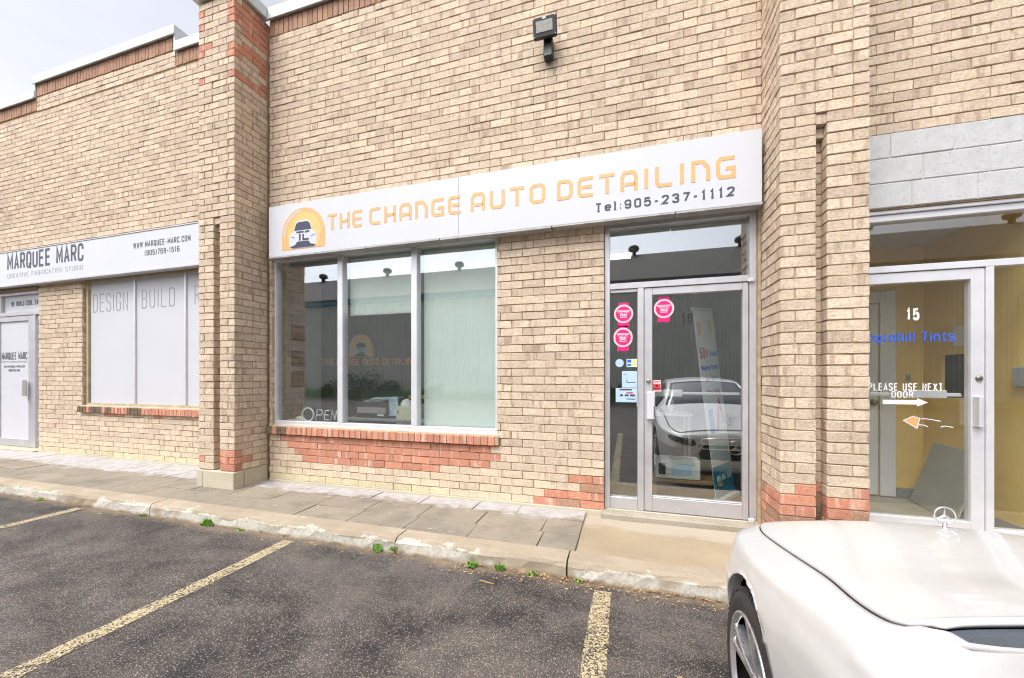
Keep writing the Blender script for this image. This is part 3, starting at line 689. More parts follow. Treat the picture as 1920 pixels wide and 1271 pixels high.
# right wall ----------------------------------------------------------------
RX0, RX1 = 1.71, 6.2
rdor = (1.78, 4.6, 0.05, 2.845)
wr = part(slabwall('wall', RX0, RX1, 0.0, ZT, YW + 0.013, [rdor], 0.19, MAT['mortar']))
bs = field(RX0, RX1, ZB, ZT, YW, [rdor, (1.71, 4.9, 2.80, 3.462)], 'brick', off=0.055, z_base=3.466 - 40 * CO - JT)
lay(bs, wr)
for r_, (off) in enumerate((2.21, 2.28, 2.065)):          # painted concrete blocks over the door, three courses
    z0 = 2.853 + r_ * 0.2035; x = off - 0.41 * 3
    while x < 4.9:
        a, b = max(x + 0.003, 1.716), min(x + 0.405, 4.9)
        if b - a > 0.05:
            v, f = cbox(a, b, YW - 0.004 + random.uniform(-.002, .002), YW + 0.15, z0 + 0.003, z0 + 0.2005, 0.005)
            v = [(p + random.uniform(-.0012, .0012), q + random.uniform(-.001, .001), s_ + random.uniform(-.0012, .0012)) for p, q, s_ in v]
            MB().add(v, f).build('concrete_block', MAT['block'], wr).matrix_parent_inverse = wr.matrix_basis.inverted()
        x += 0.41
bk = MB().box(1.722, 4.89, YW + 0.0035, YW + 0.010, 2.856, 3.461).build('block_joints', MAT['block'], wr)
coping(RX0, RX1, 6.10, 6.245, YW)

# pilasters -----------------------------------------------------------------
def side_course(xf, y0, y1, k, left, mat, zm):
    """bricks on a side face at x=xf running in y"""
    out = []
    segs = [(y0 + 0.105, y0 + 0.335), (y0 + 0.345, y1)] if k % 2 == 0 else [(y0, y0 + 0.23), (y0 + 0.24, y1)]
    for (a, b) in segs:
        if b - a < 0.03: continue
        cx = xf + (BD / 2 if left else -BD / 2)
        mt = mat((a + b) / 2, k, 'side') if callable(mat) else mat
        out.append((cx + random.uniform(-.002, .002), (a + b) / 2, zm, b - a, BD, BH, 90, mt))
    return out
def pilaster(x0, x1, s0, s1, zslot, matf, zb, ztop):
    """x0..x1 wide, slot s0..s1 up to zslot"""
    core = MB()
    core.box(x0 + 0.010, s0 - 0.010, YP + 0.010, YW + 0.05, 0.0, zslot)
    core.box(s1 + 0.010, x1 - 0.010, YP + 0.010, YW + 0.05, 0.0, zslot)
    core.box(s0 - 0.010, s1 + 0.010, YP + 0.118, YW + 0.05, 0.0, zslot)
    core.box(x0 + 0.010, x1 - 0.010, YP + 0.010, YW + 0.05, zslot, ztop)
    o = part(core.build('pilaster', MAT['mortar']))
    out = []; k = 0
    while zb + k * CO + CO < ztop + 0.03:
        zm = zb + k * CO + JT + BH / 2
        fb = []
        if zm < zslot:
            dy = 0.0
            for (a, b, outer) in ((x0, s0, 'l'), (s1, x1, 'r')):
                if k % 2 == 0: fb.append((a, b))
                else:
                    if outer == 'l': fb += [(a + 0.105, b)]
                    else: fb += [(a, b - 0.105)]
            # slot back
            yb = YP + (0.11 if zm < zslot - 2 * CO else 0.06 if zm < zslot - CO else 0.015)
            out.append(((s0 + s1) / 2, yb + BD / 2, zm, s1 - s0 + 0.012, BD, BH, 0, matf((s0 + s1) / 2, k, 'slot')))
            # returns of the slot
            out.append((s0 - 0.051, YP + 0.16, zm, 0.10, BD, BH, 90, matf(s0, k, 'slot')))
            out.append((s1 + 0.051, YP + 0.16, zm, 0.10, BD, BH, 90, matf(s1, k, 'slot')))
        else:
            xm = x0 + (0.34 if k % 2 == 0 else 0.235)
            if k % 2 == 0: fb = [(x0, x0 + 0.225), (x0 + 0.235, x0 + 0.465), (x0 + 0.475, x1)]
            else: fb = [(x0 + 0.105, x0 + 0.335), (x0 + 0.345, x1 - 0.105)]
        for (a, b) in fb:
            if b - a < 0.03: continue
            out.append(((a + b) / 2, YP + BD / 2 + random.uniform(-.002, .002), zm, b - a, BD, BH, 0, matf((a + b) / 2, k, 'front')))
        out += side_course(x0, YP, YW, k, True, matf, zm) + side_course(x1, YP, YW, k, False, matf, zm)
        k += 1
    lay(out, o)
    return o
PLZ = 0.335
def pl_mat(x, k, where):
    z = PLZ + k * CO
    if where == 'front' and k < 3 and x > -4.73: return 'brick_red'
    if where == 'side' and k == 1 and x < 3.72: return 'brick_red'
    if where == 'side' and 5.05 < z < 6.1 and x > 3.4:
        q = math.sin(z * 41.0) + 2.2 * (z - 5.0) - 1.2 * abs(x - 3.66 - 0.2 * (5.55 - z))
        return 'brick_red' if (k % 4 in (0, 1, 2) and random.random() < 0.62) or z > 5.80 else 'brick'
    if where == 'front' and x > -4.62 and z > 5.1 and k % 3 == 0: return 'brick_red'
    if where == 'front' and x < -4.88 and 5.36 < z < 5.58: return 'brick_red'
    return 'brick'
pl = pilaster(-5.09, -4.50, -4.84, -4.735, 3.42, pl_mat, PLZ, 6.08)
def pr_mat(x, k, where):
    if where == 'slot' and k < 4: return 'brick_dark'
    if k <= 4: return 'brick_red' if random.random() < 0.6 else 'brick_soldier'
    if k == 5 and random.random() < 0.5: return 'brick_red'
    return 'brick'
pr = pilaster(1.145, 1.712, 1.379, 1.45, 3.50, pr_mat, ZB, 6.08)
part(MB().box(-5.13, -4.46, YP - 0.05, YW + 0.0, 6.10, 6.245, 0.006).build('coping', MAT['coping']))
part(MB().box(1.11, 1.75, YP - 0.05, YW + 0.0, 6.10, 6.245, 0.006).build('coping', MAT['coping']))
base = MB()
base.box(-5.105, -5.00, YP - 0.018, YP + 0.2, 0.06, 0.333, 0.008).box(-4.995, -4.49, YP - 0.02, YP + 0.12, 0.05, 0.332, 0.008).box(-4.66, -4.488, YP + 0.125, YW, 0.05, 0.331, 0.008)
part(base.build('pilaster_base', MAT['concrete_pale']))

# window sills of upright bricks --------------------------------------------
def sill(x0, x1, z0, z1, yf, y1, dark):
    o = part(box('window_sill', x0, x1, yf + 0.008, y1, z0 + 0.006, z1 - 0.006, MAT['mortar']))
    bs = []; x = x0 + 0.004; n = 0
    while x < x1 - 0.05:
        w = 0.070; t = (x - x0) / (x1 - x0)
        mt = 'brick_dark' if dark(t, n) else 'brick_red'
        bs.append((x + w / 2, yf + BD / 2 + 0.01, (z0 + z1) / 2, w, BD + 0.02, z1 - z0, 'v', mt)); x += w + 0.010; n += 1
    lay(bs, o)
    part(MB().box(x0, x1, yf + 0.03, y1, z1 - 0.004, z1 + 0.018, 0.004).build('sill_mortar', MAT['concrete_pale']))
sill(-4.46, -1.305, 0.745, 0.838, YW - 0.045, YW + 0.06, lambda t, n: n in (0, 2, 3))
sill(-8.97, -5.3, 0.877, 0.975, YL - 0.045, YL + 0.06, lambda t, n: (n < 11 and n % 5 != 3) or 15 < n < 20)
# ------------------------------------------------------------------ frames, windows, doors
def bar(mb, x0, x1, z0, z1, y0, y1, c=0.003): mb.box(x0, x1, y0, y1, z0, z1, c); return mb
def sub(name, mb, mat, parent): return mb.build(name, mat, parent)
YF0, YF1 = 3.945, 4.045            # aluminium frames of units 15 and 16

# unit 16 window
w16 = part(empty('window')); 
fr = MB(); bar(fr, -4.43, -1.33, 2.965, 3.018, YF0, YF1); bar(fr, -4.43, -1.33, 0.850, 0.905, YF0, YF1)
bar(fr, -4.43, -4.405, 0.906, 2.964, YF0, YF1); bar(fr, -1.366, -1.332, 0.906, 2.964, YF0, YF1)
sub('frame', fr, MAT['alu_light'], w16)
for x in (-3.395, -2.362): sub('mullion', MB().box(x - 0.038, x + 0.038, YF0 - 0.002, YF1 + 0.002, 0.907, 2.963, 0.004), MAT['alu_light'], w16)
for a, b in ((-4.404, -3.434), (-3.356, -2.401), (-2.323, -1.367)): sub('pane', MB().box(a, b, 3.985, 3.991, 0.907, 2.963), MAT['glass'], w16)
part(MB().box(-4.447, -4.431, YW + 0.012, YF1, 0.86, 3.02).build('sealant', MAT['caulk']))
part(MB().box(-4.445, -1.32, YW - 0.03, YF1 + 0.02, 3.022, 3.05, 0.003).box(-0.23, 1.14, YW - 0.03, YF1 + 0.02, 3.033, 3.055, 0.003).box(-8.93, -5.2, YL - 0.03, YL + 0.15, 3.133, 3.16, 0.003).box(-11.8, -10.15, YL - 0.03, YL + 0.15, 3.053, 3.08, 0.003).build('lintel', MAT['steel_lintel']))

# unit 16 door with sidelight and transom
d16 = part(empty('door'))
fr = MB()
bar(fr, -0.212, 1.122, 2.935, 2.99, YF0, YF1); bar(fr, -0.212, 1.122, 2.992, 3.028, YF0 - 0.02, YF1 - 0.03)
bar(fr, -0.212, -0.160, 0.17, 2.934, YF0, YF1); bar(fr, 1.066, 1.122, 0.17, 2.934, YF0, YF1)
bar(fr, -0.159, 1.065, 2.335, 2.392, YF0, YF1); bar(fr, 0.102, 0.160, 0.17, 2.334, YF0, YF1)
bar(fr, -0.159, 0.101, 2.302, 2.333, YF0 + 0.015, YF1 - 0.01); bar(fr, -0.159, 0.101, 0.17, 0.285, YF0 + 0.012, YF1 - 0.01)
sub('frame', fr, MAT['alu'], d16)
sub('transom_pane', MB().box(-0.159, 1.065, 3.992, 3.998, 2.393, 2.934), MAT['glass'], d16)
sub('sidelight_pane', MB().box(-0.159, 0.101, 3.992, 3.998, 0.286, 2.301), MAT['glass'], d16)
lf = MB(); DX0, DX1 = 0.164, 1.060
bar(lf, DX0, 0.238, 0.176, 2.330, YF0 + 0.012, YF1 - 0.02); bar(lf, 1.014, DX1, 0.176, 2.330, YF0 + 0.012, YF1 - 0.02)
bar(lf, 0.239, 1.013, 2.262, 2.330, YF0 + 0.012, YF1 - 0.02); bar(lf, 0.239, 1.013, 0.176, 0.312, YF0 + 0.012, YF1 - 0.02)
bar(lf, 0.239, 1.013, 0.313, 0.325, YF0 + 0.020, YF1 - 0.03)
sub('leaf', lf, MAT['alu'], d16)
sub('door_pane', MB().box(0.239, 1.013, 3.985, 3.991, 0.326, 2.261), MAT['glass'], d16)
sub('push_bar', MB().box(0.239, 1.013, 4.045, 4.075, 1.305, 1.330, 0.004).box(0.239, 0.52, 4.04, 4.085, 1.285, 1.352, 0.006), MAT['alu_light'], d16)
sub('pull_handle', MB().box(0.186, 0.262, 3.930, 3.955, 1.075, 1.335, 0.004).box(0.186, 0.205, 3.885, 3.935, 1.075, 1.335, 0.004).box(0.200, 0.252, 3.885, 3.893, 1.075, 1.335, 0.003), MAT['alu_light'], d16)
sub('handle_slot', MB().box(0.246, 0.254, 3.8815, 3.884, 1.09, 1.20), MAT['black_plastic'], d16)
lk = MB().lathe([(0, -0.012), (0.014, -0.012), (0.020, -0.006), (0.021, 0.004)], 20, 'y'); lk.v = [(x + 0.203, y + 3.952, z + 1.437) for x, y, z in lk.v]
sub('lock', lk, MAT['brass'], d16)
sub('hinge', MB().box(1.050, 1.100, 3.918, 3.944, 2.325, 2.36, 0.006).box(1.050, 1.100, 3.918, 3.944, 0.165, 0.205, 0.006), MAT['alu_light'], d16)
sub('latch_plate', MB().box(0.094, 0.104, 3.925, 3.944, 1.18, 1.36, 0.003), MAT['alu'], d16)
part(MB().box(-0.225, 1.14, YF0 - 0.005, YF1 + 0.1, -0.05, 0.168, 0.004).build('threshold', MAT['concrete_pale']))
lettering('lettering', '16', 0.505, 0.605, 1.982, 2.072, 3.983, MAT['black'], d16, sw=.16, serif=True)
st = MB().box(-0.24, 1.16, YW - 0.085, YF0 - 0.006, 0.03, 0.163, 0.014).build('door_step', MAT['aggregate']); part(st)

# unit 15 door, transom and side panes
d15 = part(empty('door'))
fr = MB(); RXE = 4.6
bar(fr, 1.78, RXE, 2.76, 2.812, YF0, YF1); bar(fr, 1.78, RXE, 2.814, 2.842, YF0 - 0.02, YF1 - 0.02)
bar(fr, 1.78, RXE, 2.335, 2.388, YF0, YF1); bar(fr, 1.78, 1.83, 0.17, 2.759, YF0, YF1); bar(fr, RXE - 0.05, RXE, 0.17, 2.759, YF0, YF1)
bar(fr, 2.700, 2.747, 0.17, 2.334, YF0, YF1); bar(fr, 2.748, RXE - 0.051, 0.17, 0.28, YF0 + 0.01, YF1)
sub('frame', fr, MAT['alu_light'], d15)
sub('transom_pane', MB().box(1.831, RXE - 0.051, 3.992, 3.998, 2.389, 2.759), MAT['glass_clear'], d15)
sub('side_pane', MB().box(2.748, RXE - 0.051, 3.992, 3.998, 0.281, 2.334), MAT['glass_clear'], d15)
lf = MB()
bar(lf, 1.835, 1.90, 0.176, 2.330, YF0 + 0.012, YF1 - 0.02); bar(lf, 2.614, 2.697, 0.176, 2.330, YF0 + 0.012, YF1 - 0.02)
bar(lf, 1.901, 2.613, 2.245, 2.330, YF0 + 0.012, YF1 - 0.02); bar(lf, 1.901, 2.613, 0.176, 0.325, YF0 + 0.012, YF1 - 0.02)
sub('leaf', lf, MAT['alu_light'], d15)
sub('door_pane', MB().box(1.901, 2.613, 3.985, 3.991, 0.326, 2.244), MAT['glass_clear'], d15)
sub('push_bar', MB().box(1.901, 2.613, 4.045, 4.075, 1.315, 1.345, 0.004).box(2.27, 2.52, 4.04, 4.085, 1.30, 1.368, 0.006), MAT['alu_light'], d15)
sub('pull_handle', MB().box(2.622, 2.676, 3.93, 3.955, 1.085, 1.325, 0.004).box(2.622, 2.636, 3.89, 3.935, 1.085, 1.325, 0.004), MAT['alu_light'], d15)
lk = MB().lathe([(0, -0.012), (0.016, -0.012), (0.022, -0.006), (0.023, 0.004)], 20, 'y'); lk.v = [(x + 2.66, y + 3.952, z + 1.467) for x, y, z in lk.v]
sub('lock', lk, MAT['brass'], d15)
part(MB().box(1.77, RXE + 0.02, YF0 - 0.005, YF1 + 0.1, -0.05, 0.168, 0.004).build('threshold', MAT['concrete_pale']))
part(MB().box(1.72, RXE + 0.02, YW - 0.085, YF0 - 0.006, 0.03, 0.163, 0.014).build('door_step', MAT['aggregate']))
YG = 3.983
lettering('lettering', '15', 2.218, 2.305, 1.935, 2.035, YG, MAT['white'], d15, sw=.17, gap=.45)
lettering('lettering', 'Thornhill Tints', 1.912, 2.53, 1.765, 1.84, YG, MAT['blue'], d15, sw=.14, gap=.36)
lettering('lettering', 'PLEASE USE NEXT', 1.962, 2.455, 1.362, 1.426, YG, MAT['white'], d15, sw=.13, gap=.40)
lettering('lettering', 'DOOR', 2.12, 2.265, 1.305, 1.358, YG, MAT['white'], d15, sw=.13, gap=.40)
ar = MB(); z0 = 1.268
ar.add([(2.06, YG, z0 - .018), (2.29, YG, z0 - .018), (2.29, YG, z0 - .034), (2.36, YG, z0), (2.29, YG, z0 + .034), (2.29, YG, z0 + .018), (2.06, YG, z0 + .018)], [(0, 1, 5, 6), (2, 3, 4), (1, 2, 4, 5)])
ar.build('arrow', MAT['white'], d15)
og = MB().add([(2.205, YG, 1.115), (2.285, YG, 1.06), (2.30, YG, 1.135), (2.262, YG, 1.147)], [(0, 1, 2, 3)]); og.build('orange_decal', MAT['orange'], d15)
og = MB(); 
for pl_ in ([(2.20, 1.117), (2.262, 1.152), (2.306, 1.138), (2.288, 1.054), (2.20, 1.117)], [(2.31, 1.132), (2.35, 1.135), (2.44, 1.118)], [(2.30, 1.085), (2.335, 1.082), (2.36, 1.07)], [(2.44, 1.07), (2.47, 1.08), (2.52, 1.07)]):
    strip(og, pl_, 0.006, YG - 0.001, YG)
og.build('white_decal', MAT['white'], d15)

# left unit: white covered door, transom panel and windows
YLF0, YLF1 = 4.245, 4.345
dl = part(empty('door')); fr = MB()
bar(fr, -11.75, -10.17, 2.985, 3.045, YLF0, YLF1); bar(fr, -10.225, -10.17, 0.17, 2.984, YLF0, YLF1); bar(fr, -11.75, -11.69, 0.17, 2.984, YLF0, YLF1)
bar(fr, -11.689, -10.226, 2.60, 2.67, YLF0, YLF1); bar(fr, -10.42, -10.36, 0.17, 2.599, YLF0, YLF1)
bar(fr, -11.47, -11.44, 2.671, 2.984, YLF0, YLF1)
sub('frame', fr, MAT['alu'], dl)
sub('transom_panel', MB().box(-11.438, -10.228, 4.29, 4.30, 2.672, 2.983), MAT['vinyl_panel'], dl)
sub('sidelight_panel', MB().box(-10.359, -10.227, 4.29, 4.30, 0.19, 2.598), MAT['vinyl_panel'], dl)
lf = MB(); bar(lf, -11.66, -11.535, 0.176, 2.595, YLF0 + .012, YLF1 - .02); bar(lf, -10.60, -10.425, 0.176, 2.595, YLF0 + .012, YLF1 - .02)
bar(lf, -11.534, -10.601, 2.50, 2.595, YLF0 + .012, YLF1 - .02); bar(lf, -11.534, -10.601, 0.176, 0.31, YLF0 + .012, YLF1 - .02)
sub('leaf', lf, MAT['alu'], dl)
sub('door_panel', MB().box(-11.534, -10.601, 4.28, 4.29, 0.311, 2.499), MAT['vinyl_panel'], dl)
sub('pull_handle', MB().box(-10.70, -10.58, 4.21, 4.235, 1.12, 1.42, 0.004).box(-10.64, -10.55, 4.16, 4.21, 1.12, 1.42, 0.004), MAT['alu_light'], dl)
lettering('lettering', 'WE BUILD COOL S#!T', -11.22, -10.29, 2.79, 2.885, 4.288, MAT['charcoal'], dl, sw=.17, gap=.35)
lettering('lettering', 'MARQUEE MARC', -11.51, -10.69, 1.80, 1.94, 4.278, MAT['charcoal'], dl, sw=.13, gap=.32)
lettering('lettering', 'CREATIVE FABRICATION STUDIO', -11.51, -10.69, 1.745, 1.775, 4.278, MAT['greyletter'], dl, sw=.14)
lettering('lettering', 'WWW.MARQUEE-MARC.COM', -11.43, -10.77, 1.65, 1.69, 4.278, MAT['charcoal'], dl)
lettering('lettering', '(905)769-1516', -11.28, -10.92, 1.575, 1.62, 4.278, MAT['charcoal'], dl)
part(MB().box(-11.76, -10.15, YLF0 - 0.005, YLF1 + 0.1, -0.05, 0.168, 0.004).box(-11.76, -10.13, YL - 0.08, YLF0 - 0.006, 0.05, 0.16, 0.01).build('threshold', MAT['concrete_pale']))
wl_ = part(empty('window')); fr = MB()
bar(fr, -8.915, -5.31, 3.08, 3.128, YLF0, YLF1); bar(fr, -8.915, -5.31, 0.99, 1.03, YLF0, YLF1); bar(fr, -8.915, -8.86, 1.031, 3.079, YLF0, YLF1); bar(fr, -5.36, -5.31, 1.031, 3.079, YLF0, YLF1)
sub('frame', fr, MAT['caulk'], wl_)
xs = [-8.858, -7.70, -6.545, -5.362]
for x in xs[1:-1]: sub('mullion', MB().box(x - 0.017, x + 0.017, YLF0 + .005, YLF1, 1.032, 3.078, 0.003), MAT['alu_light'], w16 if False else wl_)
for a, b in zip(xs[:-1], xs[1:]): sub('pane', MB().box(a + 0.018, b - 0.018, 4.275, 4.285, 1.032, 3.078), MAT['vinyl_panel'], wl_)
lettering('lettering', 'DESIGN', -8.78, -7.90, 2.56, 2.87, 4.273, MAT['greyletter'], wl_, sw=.055, gap=.5)
lettering('lettering', 'BUILD', -7.56, -6.80, 2.57, 2.87, 4.273, MAT['greyletter'], wl_, sw=.055, gap=.5)
lettering('lettering', 'REPEAT', -6.37, -5.48, 2.57, 2.87, 4.273, MAT['greyletter'], wl_, sw=.055, gap=.5)

# ------------------------------------------------------------------ signs
YS = 3.775
sg = tag(empty('shop_sign', (-1.6, YS, 2.965)), 'long white fascia sign with orange lettering above the glass door', 'sign')
IM = Matrix.Translation((1.6, -YS, -2.965))
def sp(o, par, M):
    if isinstance(o, list): return [sp(q, par, M) for q in o]
    o.parent = par; o.matrix_parent_inverse = M; return o
sp(box('panel', -4.33, -1.7225, YS, YW - 0.006, 2.968, 3.603, MAT['sign_white'], None, 0.004), sg, IM)
sp(box('panel', -1.7218, 1.115, YS, YW - 0.006, 2.968, 3.603, MAT['sign_white'], None, 0.004), sg, IM)
sp(MB().box(-4.335, -3.6, YS - 0.004, YW - 0.02, 2.950, 2.966, 0.002).box(-3.59, -2.9, YS - 0.004, YW - 0.02, 2.948, 2.966, 0.002).box(-2.89, -1.95, YS - 0.004, YW - 0.02, 2.951, 2.966, 0.002).box(-1.94, -0.72, YS - 0.004, YW - 0.02, 2.948, 2.966, 0.002).box(-0.71, 0.42, YS - 0.004, YW - 0.02, 2.951, 2.966, 0.002).box(0.43, 1.12, YS - 0.004, YW - 0.02, 2.949, 2.966, 0.002).build('bottom_rail', MAT['sign_edge']), sg, IM)
for word, a, b in (('THE', -3.42, -2.945), ('CHANGE', -2.835, -1.70), ('AUTO', -1.575, -0.785), ('DETAILING', -0.655, 0.905)):
    sp(techno(word, a, b, 3.215, 3.40, YS - 0.0025, YS - 0.0003, 0.033, MAT['orange']), sg, IM)
o = empty('emblem'); sp(o, sg, IM); logo(o, -3.79, 3.035, 0.325, YS - 0.0005)
def serif_text(x0, x1, z0, z1, y):
    lettering_o = lettering('lettering', 'Tel:905-237-1112', x0, x1, z0, z1, y, MAT['charcoal'], None, sw=.19, gap=.55, serif=True)
    return lettering_o
sp(serif_text(-0.29, 0.905, 3.05, 3.135, YS - 0.002), sg, IM)

YS2 = 4.085
s2 = tag(empty('shop_sign', (-8.5, YS2, 3.1)), 'white fascia sign with dark condensed lettering over the covered left shop front', 'sign')
IM2 = Matrix.Translation((8.5, -YS2, -3.1))
sp(box('panel', -13.0, -5.45, YS2, YL - 0.006, 3.125, 3.715, MAT['sign_white'], None, 0.004), s2, IM2)
sp(MB().box(-13.0, -5.45, YS2 - 0.012, YL - 0.02, 3.095, 3.124, 0.003).box(-13.0, -5.45, YS2 - 0.008, YL - 0.02, 3.716, 3.732, 0.003).build('rail', MAT['alu']), s2, IM2)
sp(lettering('lettering', 'MARQUEE MARC', -10.81, -8.64, 3.385, 3.685, YS2 - 0.002, MAT['charcoal'], None, sw=.145, gap=.30), s2, IM2)
sp(lettering('lettering', 'CREATIVE FABRICATION STUDIO', -10.80, -8.66, 3.245, 3.325, YS2 - 0.002, MAT['greyletter'], None, sw=.09, gap=.5), s2, IM2)
sp(lettering('lettering', 'WWW.MARQUEE-MARC.COM', -7.42, -6.17, 3.47, 3.56, YS2 - 0.002, MAT['charcoal'], None, sw=.15, gap=.4), s2, IM2)
sp(lettering('lettering', '(905)769-1516', -7.16, -6.40, 3.335, 3.42, YS2 - 0.002, MAT['charcoal'], None, sw=.15, gap=.4), s2, IM2)

# floodlight
fl = tag(empty('floodlight', (-0.77, 3.8, 4.7)), 'small black floodlight on a short arm high on the brick wall', 'floodlight')
IMF = Matrix.Translation((0.77, -3.8, -4.7))
T = Matrix.Translation((-0.775, 3.74, 4.925)) @ Matrix.Rotation(R(14), 4, 'X')
def fp(name, mb, mat): mb.xf(T); return sp(mb.build(name, mat), fl, IMF)
hs = MB().box(-0.118, 0.118, -0.02, 0.03, -0.088, 0.088, 0.008).box(-0.10, 0.10, 0.03, 0.075, -0.07, 0.07, 0.02)
fp('housing', hs, MAT['black_plastic'])
fp('lens', MB().box(-0.086, 0.080, -0.0245, -0.0205, -0.045, 0.052, 0.002), MAT['lens'])
fp('badge', MB().box(-0.022, 0.016, -0.0235, -0.0205, 0.062, 0.082, 0.002), MAT['pale_plastic'])
sc = MB()
for a in (-0.105, 0.105):
    for b in (-0.076, 0.076): sc.box(a - .004, a + .004, -0.023, -0.0205, b - .004, b + .004)
fp('screw', sc, MAT['pale_plastic'])
sp(MB().box(-0.805, -0.715, 3.805, YW - 0.004, 4.695, 4.90, 0.008).build('wall_arm', MAT['black_plastic']), fl, IMF)

# ------------------------------------------------------------------ rooms behind the glass
ZF = 0.152
def pt(name, mb, mat): return part(mb.build(name, mat))
def pbox(name, a, mat, c=0): return pt(name, MB().box(*a, c), MAT[mat])
# unit 16 room
pbox('floor', (-4.76, 1.40, YF1 + 0.10, 8.0, -0.05, ZF - 0.006), 'tile_dark')
pbox('ceiling', (-4.76, 1.40, YF1 + 0.05, 8.0, 3.06, 3.12), 'ceiling')
pbox('interior_wall', (-4.90, -4.76, YF1 + 0.06, 8.0, 0.0, 3.06), 'white_paint')
pbox('interior_wall', (1.30, 1.40, YF1 + 0.06, 8.0, 0.0, 3.06), 'grey_wall')
pbox('interior_wall', (-4.76, 1.30, 6.6, 6.7, 0.0, 3.06), 'grey_wall')
pbox('partition', (-4.755, -1.9, 5.10, 5.18, ZF - 0.004, 3.055), 'grey_wall')
# unit 15 lobby
pbox('floor', (1.60, 3.12, YF1 + 0.10, 5.3, -0.05, ZF - 0.006), 'floor_grey')
pbox('ceiling', (1.60, 5.0, YF1 + 0.05, 5.4, 2.90, 2.95), 'ceiling')
pbox('interior_wall', (1.50, 3.30, 5.3, 5.4, 0.0, 2.9), 'yellow_wall')
pt('interior_wall', MB().box(3.10, 3.13, YF1 + 0.06, 4.46, 0.0, 2.9).box(3.10, 3.13, 5.06, 5.299, 0.0, 2.9).box(3.10, 3.13, 4.46, 5.06, 0.0, 1.27).box(3.10, 3.13, 4.46, 5.06, 1.70, 2.9), MAT['yellow_wall'])
pbox('interior_wall', (1.50, 1.60, YF1 + 0.06, 5.3, 0.0, 2.9), 'yellow_wall')
pbox('service_hatch', (3.16, 3.19, 4.42, 5.10, 1.22, 1.75), 'black_plastic')
pt('hatch_rail', MB().box(3.135, 3.15, 4.62, 4.634, 1.275, 1.60).box(3.132, 3.155, 4.58, 4.75, 1.555, 1.575), MAT['white_paint'])
pt('baseboard', MB().box(2.86, 3.09, 5.288, 5.299, ZF, ZF + 0.10).box(3.089, 3.099, YF1 + 0.1, 5.288, ZF, ZF + 0.10), MAT['grey_plastic'])
di = part(empty('interior_door'))
sub('frame', MB().box(2.70, 2.845, 5.26, 5.299, ZF, 2.42, 0.008).box(1.75, 2.699, 5.26, 5.299, 2.29, 2.42, 0.008), MAT['white_paint'], di)
sub('leaf', MB().box(1.78, 2.69, 5.275, 5.298, ZF + 0.01, 2.28, 0.004), MAT['white_paint'], di)
kb = MB().lathe([(0, -0.06), (0.022, -0.058), (0.03, -0.04), (0.02, -0.025), (0.012, -0.02), (0.03, -0.012), (0.032, 0)], 20, 'y'); kb.v = [(x + 2.635, y + 5.275, z + 1.195) for x, y, z in kb.v]
sub('knob', kb, MAT['brass'], di)
pt('light_switch', MB().box(2.945, 2.985, 5.289, 5.2985, 1.43, 1.50, 0.003), MAT['grey_plastic'])
tag(MB().box(3.06, 3.098, 4.10, 4.24, 1.40, 1.56, 0.006).build('electrical_box', MAT['grey_plastic']), 'small grey electrical box on the yellow wall behind the side pane', 'box')
tag(MB().box(3.088, 3.098, 4.62, 4.88, 1.78, 1.96).build('notice', MAT['paper']), 'pale paper notice on the yellow wall over the dark hatch', 'notice')
bd = MB().box(-0.008, 0.008, -0.36, 0.36, 0, 0.66, 0.002)
bd.xf(Matrix.Translation((2.88, 4.82, ZF)) @ Matrix.Rotation(R(-6), 4, 'Z') @ Matrix.Rotation(R(17), 4, 'Y'))
tag(bd.build('leaning_board', MAT['board']), 'square grey board leaning against the yellow wall inside the right door', 'board')

# things in the unit 16 window
def lamp(x0, x1, y, z, label):
    o = tag(empty('ceiling_light', ((x0 + x1) / 2, y, z)), label, 'light')
    M = Matrix.Translation((-(x0 + x1) / 2, -y, -z))
    sp(MB().box(x0, x1, y - 0.09, y + 0.09, z, z + 0.045, 0.006).build('fixture', MAT['pale_plastic']), o, M)
    for dy in (-0.045, 0.045): sp(MB().tube([(x0 + 0.03, y + dy, z - 0.016), (x1 - 0.03, y + dy, z - 0.016)], 0.013, 10).build('tube', MAT['tube']), o, M)
lamp(-1.15, 0.075, 4.72, 2.90, 'lit fluorescent ceiling light behind the pane over the glass door')
lg = tag(empty('wall_emblem', (-4.0, 5.095, 1.6)), 'orange dome emblem and lettering on the dark wall inside the shop window', 'sign')
ML = Matrix.Translation((4.0, -5.095, -1.6))
o = empty('emblem'); sp(o, lg, ML); logo(o, -3.99, 1.785, 0.225, 5.097)
for wd, a, b in (('THE', -4.73, -4.50), ('CHANGE', -4.44, -4.02), ('AUTO', -3.95, -3.66), ('DETAILING', -3.59, -3.03)): sp(techno(wd, a, b, 1.66, 1.76, 5.091, 5.0965, 0.020, MAT['orange']), lg, ML)
